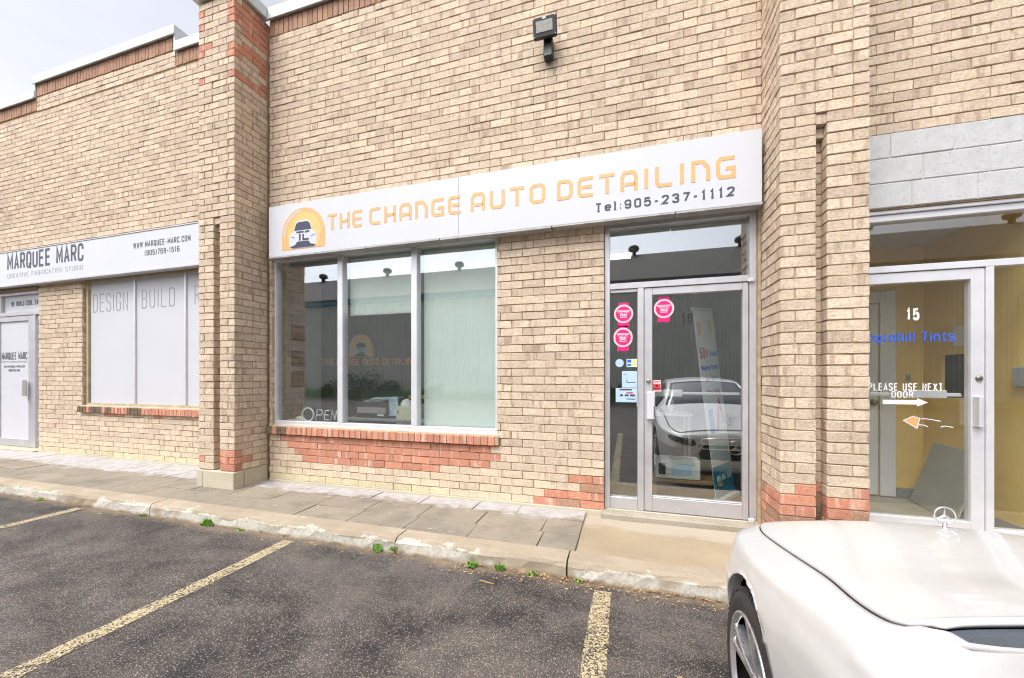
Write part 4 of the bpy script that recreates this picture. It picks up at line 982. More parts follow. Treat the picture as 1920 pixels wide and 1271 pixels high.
def blind(x0, x1, z0, z1, label):
    o = tag(empty('roller_blind', ((x0 + x1) / 2, 4.075, z0)), label, 'blind'); M = Matrix.Translation((-(x0 + x1) / 2, -4.075, -z0))
    v = []; f = []; n = 24
    for i in range(n + 1):
        x = x0 + (x1 - x0) * i / n; yy = 4.072 + 0.003 * math.sin(i * 1.1)
        v += [(x, yy, z0), (x, yy, z1), (x, yy + 0.003, z0), (x, yy + 0.003, z1)]
    for i in range(n): k = 4 * i; f += [(k, k + 4, k + 5, k + 1), (k + 2, k + 3, k + 7, k + 6)]
    sp(MB().add(v, f, True).build('fabric', MAT['blind']), o, M)
    sp(MB().box(x0, x1, 4.066, 4.082, z0 - 0.03, z0 - 0.001, 0.005).build('bottom_bar', MAT['pale_plastic']), o, M)
    sp(MB().tube([(x0, 4.105, z1 + 0.02), (x1, 4.105, z1 + 0.02)], 0.03, 14).build('roller', MAT['pale_plastic']), o, M)
blind(-3.345, -2.41, 2.26, 2.95, 'pale roller blind half lowered behind the middle window pane')
blind(-2.30, -1.375, 0.92, 2.95, 'pale roller blind lowered to the sill behind the right window pane')
for k, (z0, z1) in enumerate(((2.02, 2.24), (1.63, 1.865), (1.32, 1.56))):
    o = tag(empty('picture', (-4.755, 4.64, z0)), ['topmost', 'middle', 'lowest'][k] + ' of three dark brown framed prints inside the left window pane', 'picture', 'framed prints by the window')
    M = Matrix.Translation((4.755, -4.64, -z0))
    sp(MB().box(-4.759, -4.735, 4.52, 4.76, z0, z0 + .018, .003).box(-4.759, -4.735, 4.52, 4.76, z1 - .018, z1, .003).box(-4.759, -4.735, 4.52, 4.538, z0 + .0185, z1 - .0185, .003).box(-4.759, -4.735, 4.742, 4.76, z0 + .0185, z1 - .0185, .003).build('frame', MAT['brown_frame']), o, M)
    sp(MB().box(-4.758, -4.745, 4.539, 4.741, z0 + .019, z1 - .019).build('print', MAT['brown_print']), o, M)
sh = pbox('inner_sill', (-4.42, -1.35, YF1 + 0.003, YF1 + 0.16, 0.845, 0.882), 'white_paint')
# OPEN sign
os_ = tag(empty('open_sign', (-3.7, 4.075, 0.883)), 'unlit neon sign reading OPEN standing at the left end of the window', 'sign')
MO = Matrix.Translation((3.7, -4.075, -0.883))
def tubes(name, pls, r, mat):
    mb = MB()
    for pl_ in pls: mb.tube([(-4.09 + (a + 4.0) * .908, 4.062, b) for a, b in pl_], r, 7)
    sp(mb.build(name, mat), os_, MO)
ov = arc(-3.90, 0.985, 0.10, 0.085, 90, 450, 24)
tubes('letter', [ov], 0.011, MAT['neon'])
tubes('letter', [[(-3.765, 0.915), (-3.735, 1.05), (-3.66, 1.05), (-3.64, 1.02), (-3.665, 0.985), (-3.745, 0.98)]], 0.0085, MAT['neon'])
tubes('letter', [[(-3.52, 1.045), (-3.59, 1.04), (-3.615, 0.985), (-3.605, 0.925), (-3.53, 0.925)], [(-3.61, 0.985), (-3.54, 0.985)]], 0.0085, MAT['neon'])
tubes('letter', [[(-3.50, 0.92), (-3.475, 1.045), (-3.425, 0.925), (-3.40, 1.045)]], 0.0085, MAT['neon'])
sp(MB().box(-4.09, -3.545, 4.078, 4.086, 0.884, 1.075, 0.004).build('backing', MAT['black_plastic']), os_, MO)
o = tag(empty('soap_tray', (-4.18, 4.10, 0.882)), 'white tray with a pale green cloth at the left window corner', 'tray'); M = Matrix.Translation((4.18, -4.10, -0.882))
sp(MB().box(-4.36, -4.03, 4.055, 4.20, 0.883, 0.905, 0.006).build('tray', MAT['pale_plastic']), o, M)
cl_ = MB().lathe([(0, 0.05), (0.05, 0.048), (0.085, 0.03), (0.09, 0.0)], 14); cl_.v = [(x - 4.16 + random.uniform(-.006, .006), y * 0.6 + 4.12, z + 0.906 + random.uniform(-.004, .004)) for x, y, z in cl_.v]
sp(cl_.build('cloth', MAT['cream_metal']), o, M)
# desk, printer, papers
dk = tag(empty('desk', (-2.95, 4.75, ZF)), 'dark desk behind the middle window pane', 'desk'); M = Matrix.Translation((2.95, -4.75, -ZF))
sp(MB().box(-3.70, -2.42, 4.42, 5.05, 0.88, 0.915, 0.005).build('top', MAT['grey_plastic']), dk, M)
for x in (-3.66, -2.48):
    for y in (4.46, 5.0): sp(MB().box(x - .025, x + .025, y - .025, y + .025, ZF, 0.879, .003).build('leg', MAT['black_plastic']), dk, M)
pn = tag(empty('printer', (-3.2, 4.68, 0.916)), 'black office printer with papers on top behind the middle pane', 'printer'); M = Matrix.Translation((3.2, -4.68, -0.916))
sp(MB().box(-3.62, -3.05, 4.48, 4.90, 0.917, 1.13, 0.02).build('body', MAT['black_plastic']), pn, M)
sp(MB().box(-3.56, -3.10, 4.46, 4.50, 0.98, 1.06, 0.006).build('tray', MAT['grey_plastic']), pn, M)
sp(MB().box(-3.24, -3.14, 4.474, 4.478, 0.945, 0.975, 0.001).build('label', MAT['paper']), pn, M)
for k in range(6):
    mb = MB().box(-0.17, 0.17, -0.12, 0.12, 0, 0.008, 0.001); mb.xf(Matrix.Translation((-3.34 + 0.03 * k, 4.66, 1.132 + 0.0095 * k)) @ Matrix.Rotation(R(random.uniform(-14, 14)), 4, 'Z'))
    tag(mb.build('paper_stack', MAT['paper_blue'] if k in (2, 3) else MAT['paper']), ['lowest', 'second lowest', 'third lowest', 'third highest', 'second highest', 'topmost'][k] + ' sheaf of papers in the pile on the black printer', 'papers', 'papers on the printer')
mb = MB(); v = []; n = 10
for i in range(n + 1):
    t = i / n; y = 4.62 - 0.17 * min(1, t * 2.4); z = 1.200 - max(0, t - 0.42) * 0.42
    for x in (-3.07, -2.93): v.append((x + 0.04 * t, y - 0.005 * math.sin(t * 7), z)); v.append((x + 0.04 * t, y + 0.004, z + 0.004))
f = []
for i in range(n): k = 4 * i; f += [(k, k + 4, k + 6, k + 2), (k + 1, k + 3, k + 7, k + 5), (k, k + 1, k + 5, k + 4), (k + 2, k + 6, k + 7, k + 3)]
tag(mb.add(v, f, True).build('hanging_sheet', MAT['paper_blue']), 'pale blue sheet hanging over the edge of the printer', 'paper')
cb = tag(empty('cabinet', (-2.72, 4.62, ZF)), 'cream metal cabinet standing beside the printer behind the window', 'cabinet'); M = Matrix.Translation((2.72, -4.62, -ZF))
sp(MB().box(-2.93, -2.68, 4.44, 4.80, ZF, 1.09, 0.006).build('case', MAT['cream_metal']), cb, M)
sp(MB().box(-2.905, -2.885, 4.43, 4.44, 1.0, 1.03, 0.002).build('lock', MAT['brass']), cb, M)
cr = MB().lathe([(0, 0.09), (0.05, 0.07), (0.09, 0.02), (0.085, 0)], 9); cr.v = [(x - 2.85 + random.uniform(-.015, .015), y + 4.58, z + 1.091) for x, y, z in cr.v]
tag(cr.build('crumpled_bag', MAT['paper']), 'crumpled white bag on top of the cream cabinet', 'bag')
yt = tag(empty('yellow_table', (-2.62, 4.9, ZF)), 'yellow topped table with thin legs behind the cabinet', 'table'); M = Matrix.Translation((2.62, -4.9, -ZF))
sp(MB().box(-2.98, -2.55, 4.82, 5.06, 1.165, 1.21, 0.006).build('top', MAT['yellow_plastic']), yt, M)
for x in (-2.80, -2.62):
    for y in (4.86, 5.02): sp(MB().tube([(x, y, ZF), (x, y, 1.164)], 0.012, 8).build('leg', MAT['pale_plastic']), yt, M)
ch = tag(empty('office_chair', (-3.95, 4.75, ZF)), 'black office chair back showing behind the OPEN sign', 'chair'); M = Matrix.Translation((3.95, -4.75, -ZF))
sp(MB().box(-4.12, -3.80, 4.86, 4.91, 0.75, 1.15, 0.03).build('backrest', MAT['black_plastic']), ch, M)
sp(MB().box(-4.2, -3.74, 4.52, 4.95, 0.55, 0.63, 0.03).build('seat', MAT['black_plastic']), ch, M)
sp(MB().tube([(-3.97, 4.75, 0.2), (-3.97, 4.75, 0.55)], 0.03, 10).build('column', MAT['black_plastic']), ch, M)
bs_ = MB()
for k in range(5): a = R(72 * k); bs_.tube([(-3.97, 4.75, 0.22), (-3.97 + 0.28 * math.cos(a), 4.75 + 0.28 * math.sin(a), 0.17)], 0.018, 6)
sp(bs_.build('base', MAT['black_plastic']), ch, M)

# inside the unit 16 door
bn = tag(empty('banner_stand', (0.80, 4.55, ZF)), 'white roll-up banner with blue and red print leaning behind the glass door', 'banner'); M = Matrix.Translation((-0.80, -4.55, -ZF))
TB = Matrix.Translation((0.86, 4.42, ZF + 0.06)) @ Matrix.Rotation(R(9.5), 4, 'Y') @ Matrix.Rotation(R(-50), 4, 'Z')
TB = Matrix.Translation((1.00, 4.50, ZF + 0.05)) @ Matrix.Rotation(R(-6.5), 4, 'Y') @ Matrix.Rotation(R(52), 4, 'Z')
def bp(name, o_, mat=None):
    if isinstance(o_, list): return [bp(name, q) for q in o_]
    o_.data.transform(TB); return sp(o_, bn, M)
bp('p', MB().box(-0.20, 0.20, 0, 0.004, 0.04, 1.98).build('print', MAT['paper']))
bp('p', MB().box(-0.20, 0.20, -0.0015, -0.0005, 0.04, 0.36).build('footer', MAT['teal']))
bp('p', MB().box(-0.21, 0.21, -0.012, 0.016, 1.98, 2.01, 0.004).box(-0.22, 0.22, -0.05, 0.05, 0, 0.04, 0.006).build('rail', MAT['alu_light']))
for body, z0, z1, x0, x1, mt, bo in (('50+', 1.48, 1.60, -0.17, 0.0, 'red', .03), ('Trusted', 1.50, 1.57, 0.03, 0.18, 'blue', .01), ('Insurance Partners', 1.36, 1.42, -0.17, 0.18, 'blue', .01),
                             ('Save More,', 1.24, 1.30, -0.12, 0.12, 'red', .01), ('Worry Less', 1.10, 1.16, -0.12, 0.14, 'red', .01), ('905 846 1577', 0.20, 0.26, -0.14, 0.16, 'paper', .02)):
    bp('t', lettering('lettering', body, x0, x1, z0, z1, -0.003, MAT[mt], None, sw=.15 + bo))
mb = MB(); strip(mb, [(0.0, 0.72), (0.09, 1.02), (0.16, 0.74)], 0.045, -0.003, -0.001); bp('t', mb.build('print_motif', MAT['red']))
bp('t', MB().box(-0.14, -0.06, -0.003, -0.001, 0.70, 0.95).build('print_motif', MAT['blue']))
bp('t', MB().box(0.05, 0.13, -0.003, -0.001, 1.75, 1.88).build('print_motif', MAT['yellow_plastic']))
bp('t', MB().box(-0.16, -0.10, -0.003, -0.001, 1.72, 1.86).build('print_motif', MAT['orange']))
cbx = tag(empty('printed_carton', (0.52, 4.5, ZF)), 'pale printed carton on the floor behind the glass door', 'box'); M = Matrix.Translation((-0.52, -4.5, -ZF))
sp(MB().box(0.30, 0.74, 4.42, 4.66, ZF + 0.24, ZF + 0.44, 0.004).build('carton', MAT['pale_plastic']), cbx, M)
sp(MB().box(0.46, 0.66, 4.4165, 4.4195, ZF + 0.28, ZF + 0.40).build('printed_panel', MAT['paper_blue']), cbx, M)
sp(MB().box(0.33, 0.40, 4.4165, 4.4195, ZF + 0.28, ZF + 0.40).build('printed_panel', MAT['charcoal']), cbx, M)
tag(MB().box(0.25, 0.95, 4.40, 4.72, ZF + 0.20, ZF + 0.235, 0.003).box(0.27, 0.31, 4.42, 4.70, ZF, ZF + 0.20).box(0.88, 0.92, 4.42, 4.70, ZF, ZF + 0.20).build('low_bench', MAT['wood']), 'low wooden bench under the carton inside the glass door', 'bench')
tb_ = tag(empty('side_table', (0.42, 5.0, ZF)), 'pale side table behind the glass door', 'table'); M = Matrix.Translation((-0.42, -5.0, -ZF))
sp(MB().box(0.20, 0.72, 4.8, 5.2, 1.02, 1.05, 0.004).build('top', MAT['pale_plastic']), tb_, M)
for x in (0.23, 0.69):
    for y in (4.83, 5.17): sp(MB().box(x - .015, x + .015, y - .015, y + .015, ZF, 1.019).build('leg', MAT['grey_plastic']), tb_, M)
bt = MB().lathe([(0, 0), (0.035, 0), (0.037, 0.02), (0.037, 0.13), (0.03, 0.15), (0.012, 0.16), (0.012, 0.185), (0.02, 0.187), (0.02, 0.20), (0, 0.20)], 18); bt.v = [(x + 0.50, y + 4.9, z + 1.051) for x, y, z in bt.v]
tag(bt.build('pump_bottle', MAT['pale_plastic']), 'white pump bottle on the side table behind the glass door', 'bottle')

# ------------------------------------------------------------------ stickers on the unit 16 glass (each its own thing, stuck on the outside)
def award(cx, cz, year, label, y):
    o = tag(empty('award_sticker', (cx, y, cz)), label, 'sticker', 'round pink award stickers'); M = Matrix.Translation((-cx, -y, -cz))
    r = 0.092
    rb = [(-.05, .085), (.05, .085), (.05, .112), (-.05, .112)]
    MB_ = MB(); MB_.prism([(cx + a, cz + b) for a, b in rb], y - 0.001, y); MB_.prism([(cx + a, cz + b) for a, b in ((-.055, -.135), (-.03, -.125), (.03, -.135), (.055, -.125), (.055, -.07), (-.055, -.07))], y - 0.001, y)
    sp(MB_.build('ribbon', MAT['pink']), o, M)
    sp(MB().prism(arc(cx, cz, r, r, 0, 352, 44), y - 0.002, y - 0.001).build('rim', MAT['pink_lt']), o, M)
    sp(MB().prism(arc(cx, cz, r * .80, r * .80, 0, 350, 36), y - 0.003, y - 0.002).build('disc', MAT['pink']), o, M)
    sp(lettering('lettering', 'CONSUMER', cx - .058, cx + .058, cz + .018, cz + .036, y - 0.0045, MAT['white'], None, sw=.22), o, M)
    sp(lettering('lettering', 'CHOICE AWARD', cx - .045, cx + .045, cz + .004, cz + .013, y - 0.0045, MAT['white'], None, sw=.18), o, M)
    sp(lettering('lettering', year, cx - .033, cx + .033, cz - .022, cz - .001, y - 0.0045, MAT['white'], None, sw=.22), o, M)
    sp(lettering('lettering', 'BUSINESS', cx - .032, cx + .032, cz - .040, cz - .029, y - 0.0045, MAT['white'], None, sw=.18), o, M)
award(0.345, 2.128, '2023', 'round pink award sticker dated 2023 at the top of the glass door', 3.984)
award(-0.03, 2.095, '2022', 'round pink award sticker dated 2022, upper one on the narrow sidelight', 3.991)
award(-0.035, 1.865, '2021', 'round pink award sticker dated 2021, lower one on the narrow sidelight', 3.991)
def decal(name, x0, x1, z0, z1, mat, label, cat, marks=(), y=3.991):
    o = tag(empty(name, ((x0 + x1) / 2, y, z0)), label, cat); M = Matrix.Translation((-(x0 + x1) / 2, -y, -z0))
    sp(MB().box(x0, x1, y - 0.001, y, z0, z1).build('sheet', MAT[mat]), o, M)
    for a, b, c, d, mt in marks: sp(MB().box(x0 + a * (x1 - x0), x0 + b * (x1 - x0), y - 0.002, y - 0.001, z0 + c * (z1 - z0), z0 + d * (z1 - z0)).build('printed_mark', MAT[mt]), o, M)
tag(MB().prism(arc(-0.068, 1.615, 0.04, 0.04, 0, 350, 28), 3.990, 3.991).build('round_decal', MAT['paper_blue']), 'plain pale blue round decal on the sidelight', 'decal')
decal('card_decal', 0.00, 0.098, 1.575, 1.655, 'paper', 'small card logo decal in blue and yellow on the sidelight', 'decal', ((.06, .46, .55, .92, 'blue'), (.06, .46, .1, .42, 'teal'), (.56, .94, .1, .92, 'yellow_plastic')))
decal('paper_notice', -0.045, 0.099, 1.37, 1.535, 'paper_blue', 'pale blue printed notice taped inside the sidelight, upper one', 'notice', ((.1, .35, .80, .83, 'charcoal'), (.3, .9, .30, .34, 'charcoal'), (.3, .34, .3, .5, 'charcoal')))
decal('hours_notice', -0.105, 0.099, 1.225, 1.365, 'paper_blue', 'pale notice with dark rows of print low on the sidelight', 'notice', ((.18, .75, .84, .93, 'brown_frame'), (.5, .8, .62, .72, 'red'), (.2, .34, .42, .56, 'charcoal'), (.42, .6, .42, .56, 'charcoal'), (.66, .9, .42, .56, 'charcoal'), (.5, .9, .2, .26, 'charcoal')))
decal('red_decal', 0.243, 0.318, 1.335, 1.445, 'pink_lt', 'small red and white label beside the door lock', 'decal', ((.04, .96, .12, .66, 'red'), (.4, .6, .42, .60, 'white'), (.1, .9, .82, .9, 'red'), (.1, .9, .20, .26, 'white')), 3.984)

# ------------------------------------------------------------------ weeds along the kerb
def weed(x, y, z, n, h, label, tall=False):
    mb = MB(); rr = random.Random(int(x * 1000))
    for i in range(n):
        a = rr.uniform(0, 6.28); t = rr.uniform(0.15, 0.75) if not tall else rr.uniform(0.0, 0.25); L = h * rr.uniform(0.5, 1.1); w = L * rr.uniform(0.16, 0.28)
        b = Vector((x + rr.uniform(-.03, .03), y + rr.uniform(-.012, .012), z))
        d = Vector((math.cos(a) * math.sin(t * 1.5), math.sin(a) * math.sin(t * 1.5), math.cos(t * 1.5))); s_ = d.orthogonal().normalized()
        p1 = b + d * L * 0.5 + Vector((0, 0, L * .08)); p2 = b + d * L
        mb.add([b - s_ * w * .12, b + s_ * w * .12, p1 + s_ * w, p1 - s_ * w, p2], [(0, 1, 2, 3), (3, 2, 4)])
    tag(mb.build('weed', MAT['weed']), label, 'weed', 'weeds along the kerb')
for a in ((-3.98, 2.785, 0.0, 34, 0.075, 'leafy green weed at the kerb left of the long yellow line'), (-4.9, 2.79, 0.0, 14, 0.04, 'small weed at the kerb foot left of the pilaster'),
          (-6.7, 2.79, 0.0, 12, 0.04, 'tiny weed at the kerb near the left edge'), (-2.02, 2.785, 0.0, 26, 0.075, 'weed climbing a kerb crack below the shop window', True), (-1.86, 2.79, 0.03, 14, 0.05, 'weed growing in the open kerb joint'),
          (-1.15, 2.77, 0.0, 40, 0.055, 'low bright green weed clump at the kerb right of the window'), (-0.93, 2.78, 0.0, 24, 0.055, 'pair of small weeds at the kerb near the plain concrete', True), (-0.66, 2.785, 0.0, 12, 0.045, 'small weed just left of the last kerb joint'),
          (-0.33, 2.785, 0.0, 10, 0.04, 'tiny weed right of the last kerb joint'), (-3.55, 2.79, 0.0, 10, 0.035, 'small sprout at the kerb beside the long yellow line')):
    weed(*a)
lm = MB(); rr = random.Random(9)
for i in range(900):
    x = rr.uniform(-7, 1.6) if rr.random() < .35 else rr.uniform(-1.3, 1.4); y = 2.80 - 0.16 * rr.random() ** 2.2; L = rr.uniform(.004, .014); a = rr.uniform(0, 6.28)
    z = 0.010 + rr.uniform(0, .012); ca, sa = math.cos(a) * L, math.sin(a) * L
    lm.add([(x - ca, y - sa, z), (x + sa * .5, y - ca * .5, z + rr.uniform(-.004, .006)), (x + ca, y + sa, z), (x - sa * .5, y + ca * .5, z + rr.uniform(-.004, .006))], [(0, 1, 2, 3)])
tag(lm.build('leaf_litter', MAT['litter']), 'brown leaf litter and grit along the foot of the kerb', 'litter', None, 'stuff')
# litter: a pale stone chip and sticks
tag(MB().tube([(-1.02, 2.60, 0.006), (-0.90, 2.58, 0.006)], 0.006, 6).build('stick', MAT['wood']), 'short pale stick lying on the asphalt near the kerb', 'stick')
lf_ = MB().add([(0.24, 2.0, 0.006), (0.27, 2.02, 0.012), (0.26, 2.05, 0.008), (0.235, 2.04, 0.01)], [(0, 1, 2, 3)]); tag(lf_.build('dry_leaf', MAT['wood']), 'single dry leaf on the asphalt near the white car', 'leaf')

# ------------------------------------------------------------------ across the lot (seen in the glass)
wh = tag(empty('warehouse', (0, -16, 0)), 'grey corrugated metal warehouse with dark roof, reflected in the shop windows', 'building'); MW = Matrix.Translation((0, 16, 0))
v = []; f = []; x = -75.0; n = 0
while x < 60:
    for dx, dy in ((0, 0), (0.10, 0), (0.125, 0.07), (0.175, 0.07)): v += [(x + dx, -16 + dy, 0.3), (x + dx, -16 + dy, 6.75)]; n += 1
    x += 0.20
sp(MB().add(v, [(2 * i + 2, 2 * i, 2 * i + 1, 2 * i + 3) for i in range(n - 1)]).build('wall', MAT['corrugated']), wh, MW)
sp(box('plinth', -75, 60, -16.3, -15.99, -0.1, 0.32, MAT['concrete']), wh, MW)
sp(box('fascia', -75.2, 60.2, -16.2, -15.72, 6.74, 7.12, MAT['fascia']), wh, MW)
sp(MB().add([(-75.2, -15.70, 7.13), (60.2, -15.70, 7.13), (60.2, -22, 10.45), (-75.2, -22, 10.45), (-75.2, -28.4, 7.13), (60.2, -28.4, 7.13), (-75.2, -15.7, 7.0), (60.2, -15.7, 7.0), (60.2, -28.4, 7.0), (-75.2, -28.4, 7.0)], [(0, 1, 2, 3), (3, 2, 5, 4), (6, 9, 8, 7), (0, 6, 7, 1), (4, 5, 8, 9), (0, 3, 4, 9, 6), (1, 7, 8, 5, 2)]).build('roof', MAT['roof']), wh, MW)
for k in range(12):
    x = -41.5 + 7.0 * k
    mb = MB().lathe([(0.16, -0.3), (0.16, 0.22), (0.34, 0.26), (0.40, 0.42), (0.34, 0.58), (0.18, 0.68), (0, 0.70)], 14); mb.v = [(a + x, b - 21.8, c + 10.40) for a, b, c in mb.v]
    sp(mb.build('roof_vent', MAT['black_plastic']), wh, MW)
def bush(x, y, w, h, label):
    o = tag(empty('bush', (x, y, 0)), label, 'bush', 'bushes along the warehouse'); M = Matrix.Translation((-x, -y, 0)); rr = random.Random(int(x * 77))
    st = MB()
    for k in range(5):
        a = rr.uniform(0, 6.28); st.tube([(x, y, 0), (x + .25 * w * math.cos(a), y + .25 * w * math.sin(a), h * .45), (x + .4 * w * math.cos(a), y + .4 * w * math.sin(a), h * .8)], [.03, .02, .006], 5)
    sp(st.build('stem', MAT['bark']), o, M)
    mb = MB(); cl = [(rr.uniform(-.42, .42) * w, rr.uniform(-.35, .35) * w, rr.uniform(.15, .85) * h, rr.uniform(.18, .34) * w) for _ in range(9)]
    for i in range(900):
        c = rr.choice(cl); d = Vector((rr.gauss(0, 1), rr.gauss(0, 1), rr.gauss(0, 1))).normalized() * c[3] * rr.uniform(.5, 1.05)
        p = Vector((x + c[0], y + c[1], max(.05, c[2]))) + d; p.z = max(.03, p.z)
        a = Vector((rr.gauss(0, 1), rr.gauss(0, 1), rr.gauss(0, 1))).normalized(); b = a.orthogonal().normalized(); L = rr.uniform(.07, .14)
        mb.add([p - a * L, p + b * L * .5, p + a * L, p - b * L * .5], [(0, 1, 2, 3)])
    sp(mb.build('foliage', MAT['bush']), o, M)
for k, (x, w, h) in enumerate(((-27.4, 2.4, 1.9), (-24.3, 2.0, 1.3), (-21.0, 1.6, 1.1), (-18.3, 2.2, 1.7), (-15.9, 1.6, 1.2), (-12.6, 1.4, 0.9), (-0.8, 1.5, 0.9), (4.6, 1.8, 1.2))):
    bush(x, -15.2, w, h, ['large dark bush', 'rounded bush', 'small bush', 'tall spreading bush', 'narrow bush', 'low bush', 'low bush', 'rounded bush'][k] + ' on the verge by the warehouse, number %s from the far left' % ['one', 'two', 'three', 'four', 'five', 'six', 'seven', 'eight'][k])
gv = MB(); rr = random.Random(5)
for i in range(16000):
    x = rr.uniform(-34, 12); y = -15.9 + 1.5 * rr.random() ** 1.3; h = rr.uniform(.25, .75); a = rr.uniform(0, 6.28); lx, ly = rr.uniform(-.1, .1), rr.uniform(-.1, .1)
    gv.add([(x - .014 * math.cos(a), y - .014 * math.sin(a), 0), (x + .014 * math.cos(a), y + .014 * math.sin(a), 0), (x + lx, y + ly, h)], [(0, 1, 2)])
tag(gv.build('grass', MAT['grass']), 'strip of rough green grass along the warehouse wall', 'grass', None, 'stuff')
# ------------------------------------------------------------------ parked car (nose to the kerb)
m = NT('pearl_white_paint'); P = m.pos()
dr = m.voro(P, 55.0); dm = m.rng(m.noise(P, 3.0, 3), 0.42, 0.6)
bn_ = m.bump(m.math('MULTIPLY', m.rng(dr, 0.0, 0.34, 1, 0), dm), 0.25, 0.003)
m.p(col=m.mix(m.rng(m.noise(P, 14, 5, 0.7), 0.35, 0.75), (0.57, 0.56, 0.54), (0.53, 0.52, 0.50)), rough=0.38, coat=0.55, coatr=0.04, spec=0.4); m.set(m.b.inputs['Coat Normal'], bn_); MAT['car'] = m.m
MAT['tyre'] = plain('tyre_rubber', (0.028, 0.025, 0.023), 0.8, var=0.25, sc=20)
MAT['alloy'] = plain('machined_alloy', (0.62, 0.62, 0.63), 0.28, 0.85, var=0.06)
MAT['alloy_dark'] = plain('dark_alloy', (0.045, 0.045, 0.048), 0.35, 0.4, var=0.1)
MAT['chrome'] = plain('chrome', (0.62, 0.63, 0.65), 0.12, 1.0, var=0.02)
MAT['gap'] = plain('shut_line', (0.01, 0.01, 0.01), 0.9, var=0.0)
MAT['cowl'] = plain('slate_cowl', (0.055, 0.066, 0.08), 0.3, var=0.15)
MAT['trim'] = plain('black_trim', (0.02, 0.021, 0.023), 0.35, var=0.08)
m = NT('tinted_car_glass'); m.p(col=(0.018, 0.024, 0.03), rough=0.03, spec=0.8); MAT['car_glass'] = m.m
m = NT('headlamp_glass'); P = m.pos(); m.p(col=m.mix(m.rng(m.noise(P, 24, 3), 0.52, 0.6), (0.015, 0.016, 0.02), (0.16, 0.17, 0.18)), rough=0.05, coat=1.0); MAT['headlamp'] = m.m

CXC, CNY = 1.335, 2.44              # car centre line, nose
def hermite(tab, s):
    if s <= tab[0][0]: return tab[0][1]
    if s >= tab[-1][0]: return tab[-1][1]
    for i in range(len(tab) - 1):
        if tab[i][0] <= s <= tab[i + 1][0]: break
    sl = lambda a: (tab[a + 1][1] - tab[a][1]) / (tab[a + 1][0] - tab[a][0])
    d = sl(i)
    def tan(a):
        if a == 0 or a == len(tab) - 1: return sl(0) if a == 0 else sl(len(tab) - 2)
        p, q = sl(a - 1), sl(a)
        return 0.0 if p * q <= 0 else 2 * p * q / (p + q)
    h = tab[i + 1][0] - tab[i][0]; t = (s - tab[i][0]) / h; m0, m1 = tan(i) * h, tan(i + 1) * h
    return (2*t**3-3*t*t+1) * tab[i][1] + (t**3-2*t*t+t) * m0 + (-2*t**3+3*t*t) * tab[i + 1][1] + (t**3-t*t) * m1
WT = [(0, .44), (.02, .58), (.06, .70), (.12, .755), (.20, .808), (.35, .866), (.55, .903), (.84, .922), (1.4, .912), (2.2, .918), (3.0, .920), (3.78, .925), (4.3, .89), (4.65, .80), (4.82, .68), (4.90, .52), (4.93, .40)]
ZC = [(0, .60), (.02, .665), (.06, .725), (.12, .755), (.20, .785), (.28, .806), (.47, .842), (.84, .898), (1.06, .936), (1.30, 1.0), (1.465, 1.03), (1.7, 1.0), (3.9, .98), (4.2, 1.05), (4.6, 1.055), (4.85, 1.03), (4.92, .90), (4.93, .80)]
WH = [(0, .30), (.06, .52), (.12, .62), (.25, .70), (.47, .742), (1.06, .766), (1.378, .797), (1.42, .795), (1.447, .782), (1.462, .755), (1.47, .725), (1.6, .70), (4.0, .70), (4.5, .66), (4.93, .30)]
ZH = [(0, .60), (.02, .655), (.06, .695), (.12, .705), (.25, .728), (.47, .765), (.84, .832), (1.06, .876), (1.378, .938), (1.447, .960), (1.465, .975), (1.7, .965), (3.9, .98), (4.2, 1.02), (4.6, 1.02), (4.85, .99), (4.93, .80)]
ZF_ = [(0, .585), (.02, .62), (.06, .655), (.12, .672), (.25, .700), (.47, .738), (.84, .800), (1.06, .838), (1.378, .898), (1.7, .925), (3.0, .945), (3.9, .955), (4.5, .95), (4.85, .90), (4.93, .78)]
ZBt = [(0, .40), (.02, .31), (.06, .255), (.12, .225), (.3, .20), (.84, .19), (4.1, .20), (4.7, .24), (4.85, .30), (4.93, .45)]
def ring(s):
    w, zc, wh, zh, zf, zb = (hermite(t, s) for t in (WT, ZC, WH, ZH, ZF_, ZBt))
    wf = w - .042 - .03 * (1 - min(1, s / .4))
    k = min(1, s / 0.35)
    pts = [(0, zc), (wh * .45, zc - (zc - zh) * .17), (wh * .85, zc - (zc - zh) * .70), (wh, zh), (wh + (wf - wh) * .62, zh + (zf - zh) * .46), (wf, zf), (wf + .017, zf - .045), (w * .994, zf - .13), (w, min(.58, zf - .16)), (w * .990, .42), (w * .955, max(zb + .06, .26)), (w * .90, zb), (w * .45, zb - .005), (0, zb - .005)]
    return pts
def catmull(pts, sub):
    out = []; idx = []
    for i in range(len(pts) - 1):
        idx.append(len(out))
        p0, p1, p2, p3 = pts[max(i - 1, 0)], pts[i], pts[i + 1], pts[min(i + 2, len(pts) - 1)]
        if i == 0: p0 = (-p2[0], p2[1])
        for j in range(sub):
            t = j / sub; q = []
            for a in (0, 1):
                q.append(0.5 * (2*p1[a] + (p2[a]-p0[a])*t + (2*p0[a]-5*p1[a]+4*p2[a]-p3[a])*t*t + (-p0[a]+3*p1[a]-3*p2[a]+p3[a])*t**3))
            out.append(tuple(q))
    idx.append(len(out)); out.append(pts[-1]); return out, idx
SUB = 7
ST = [0, .006, .014, .024, .037, .052, .07, .09, .115, .14] + [.16 + .02 * i for i in range(62)] + [1.385, 1.40, 1.412, 1.422, 1.43, 1.438, 1.444, 1.450, 1.455, 1.459, 1.463, 1.467, 1.472, 1.48]
s_ = 1.5
while s_ < 4.93: ST.append(round(s_, 4)); s_ += .03
ST += [4.915, 4.925, 4.93]; ST = sorted(set(ST))
G = []
for s in ST:
    r_, idx = catmull(ring(s), SUB); G.append(r_)
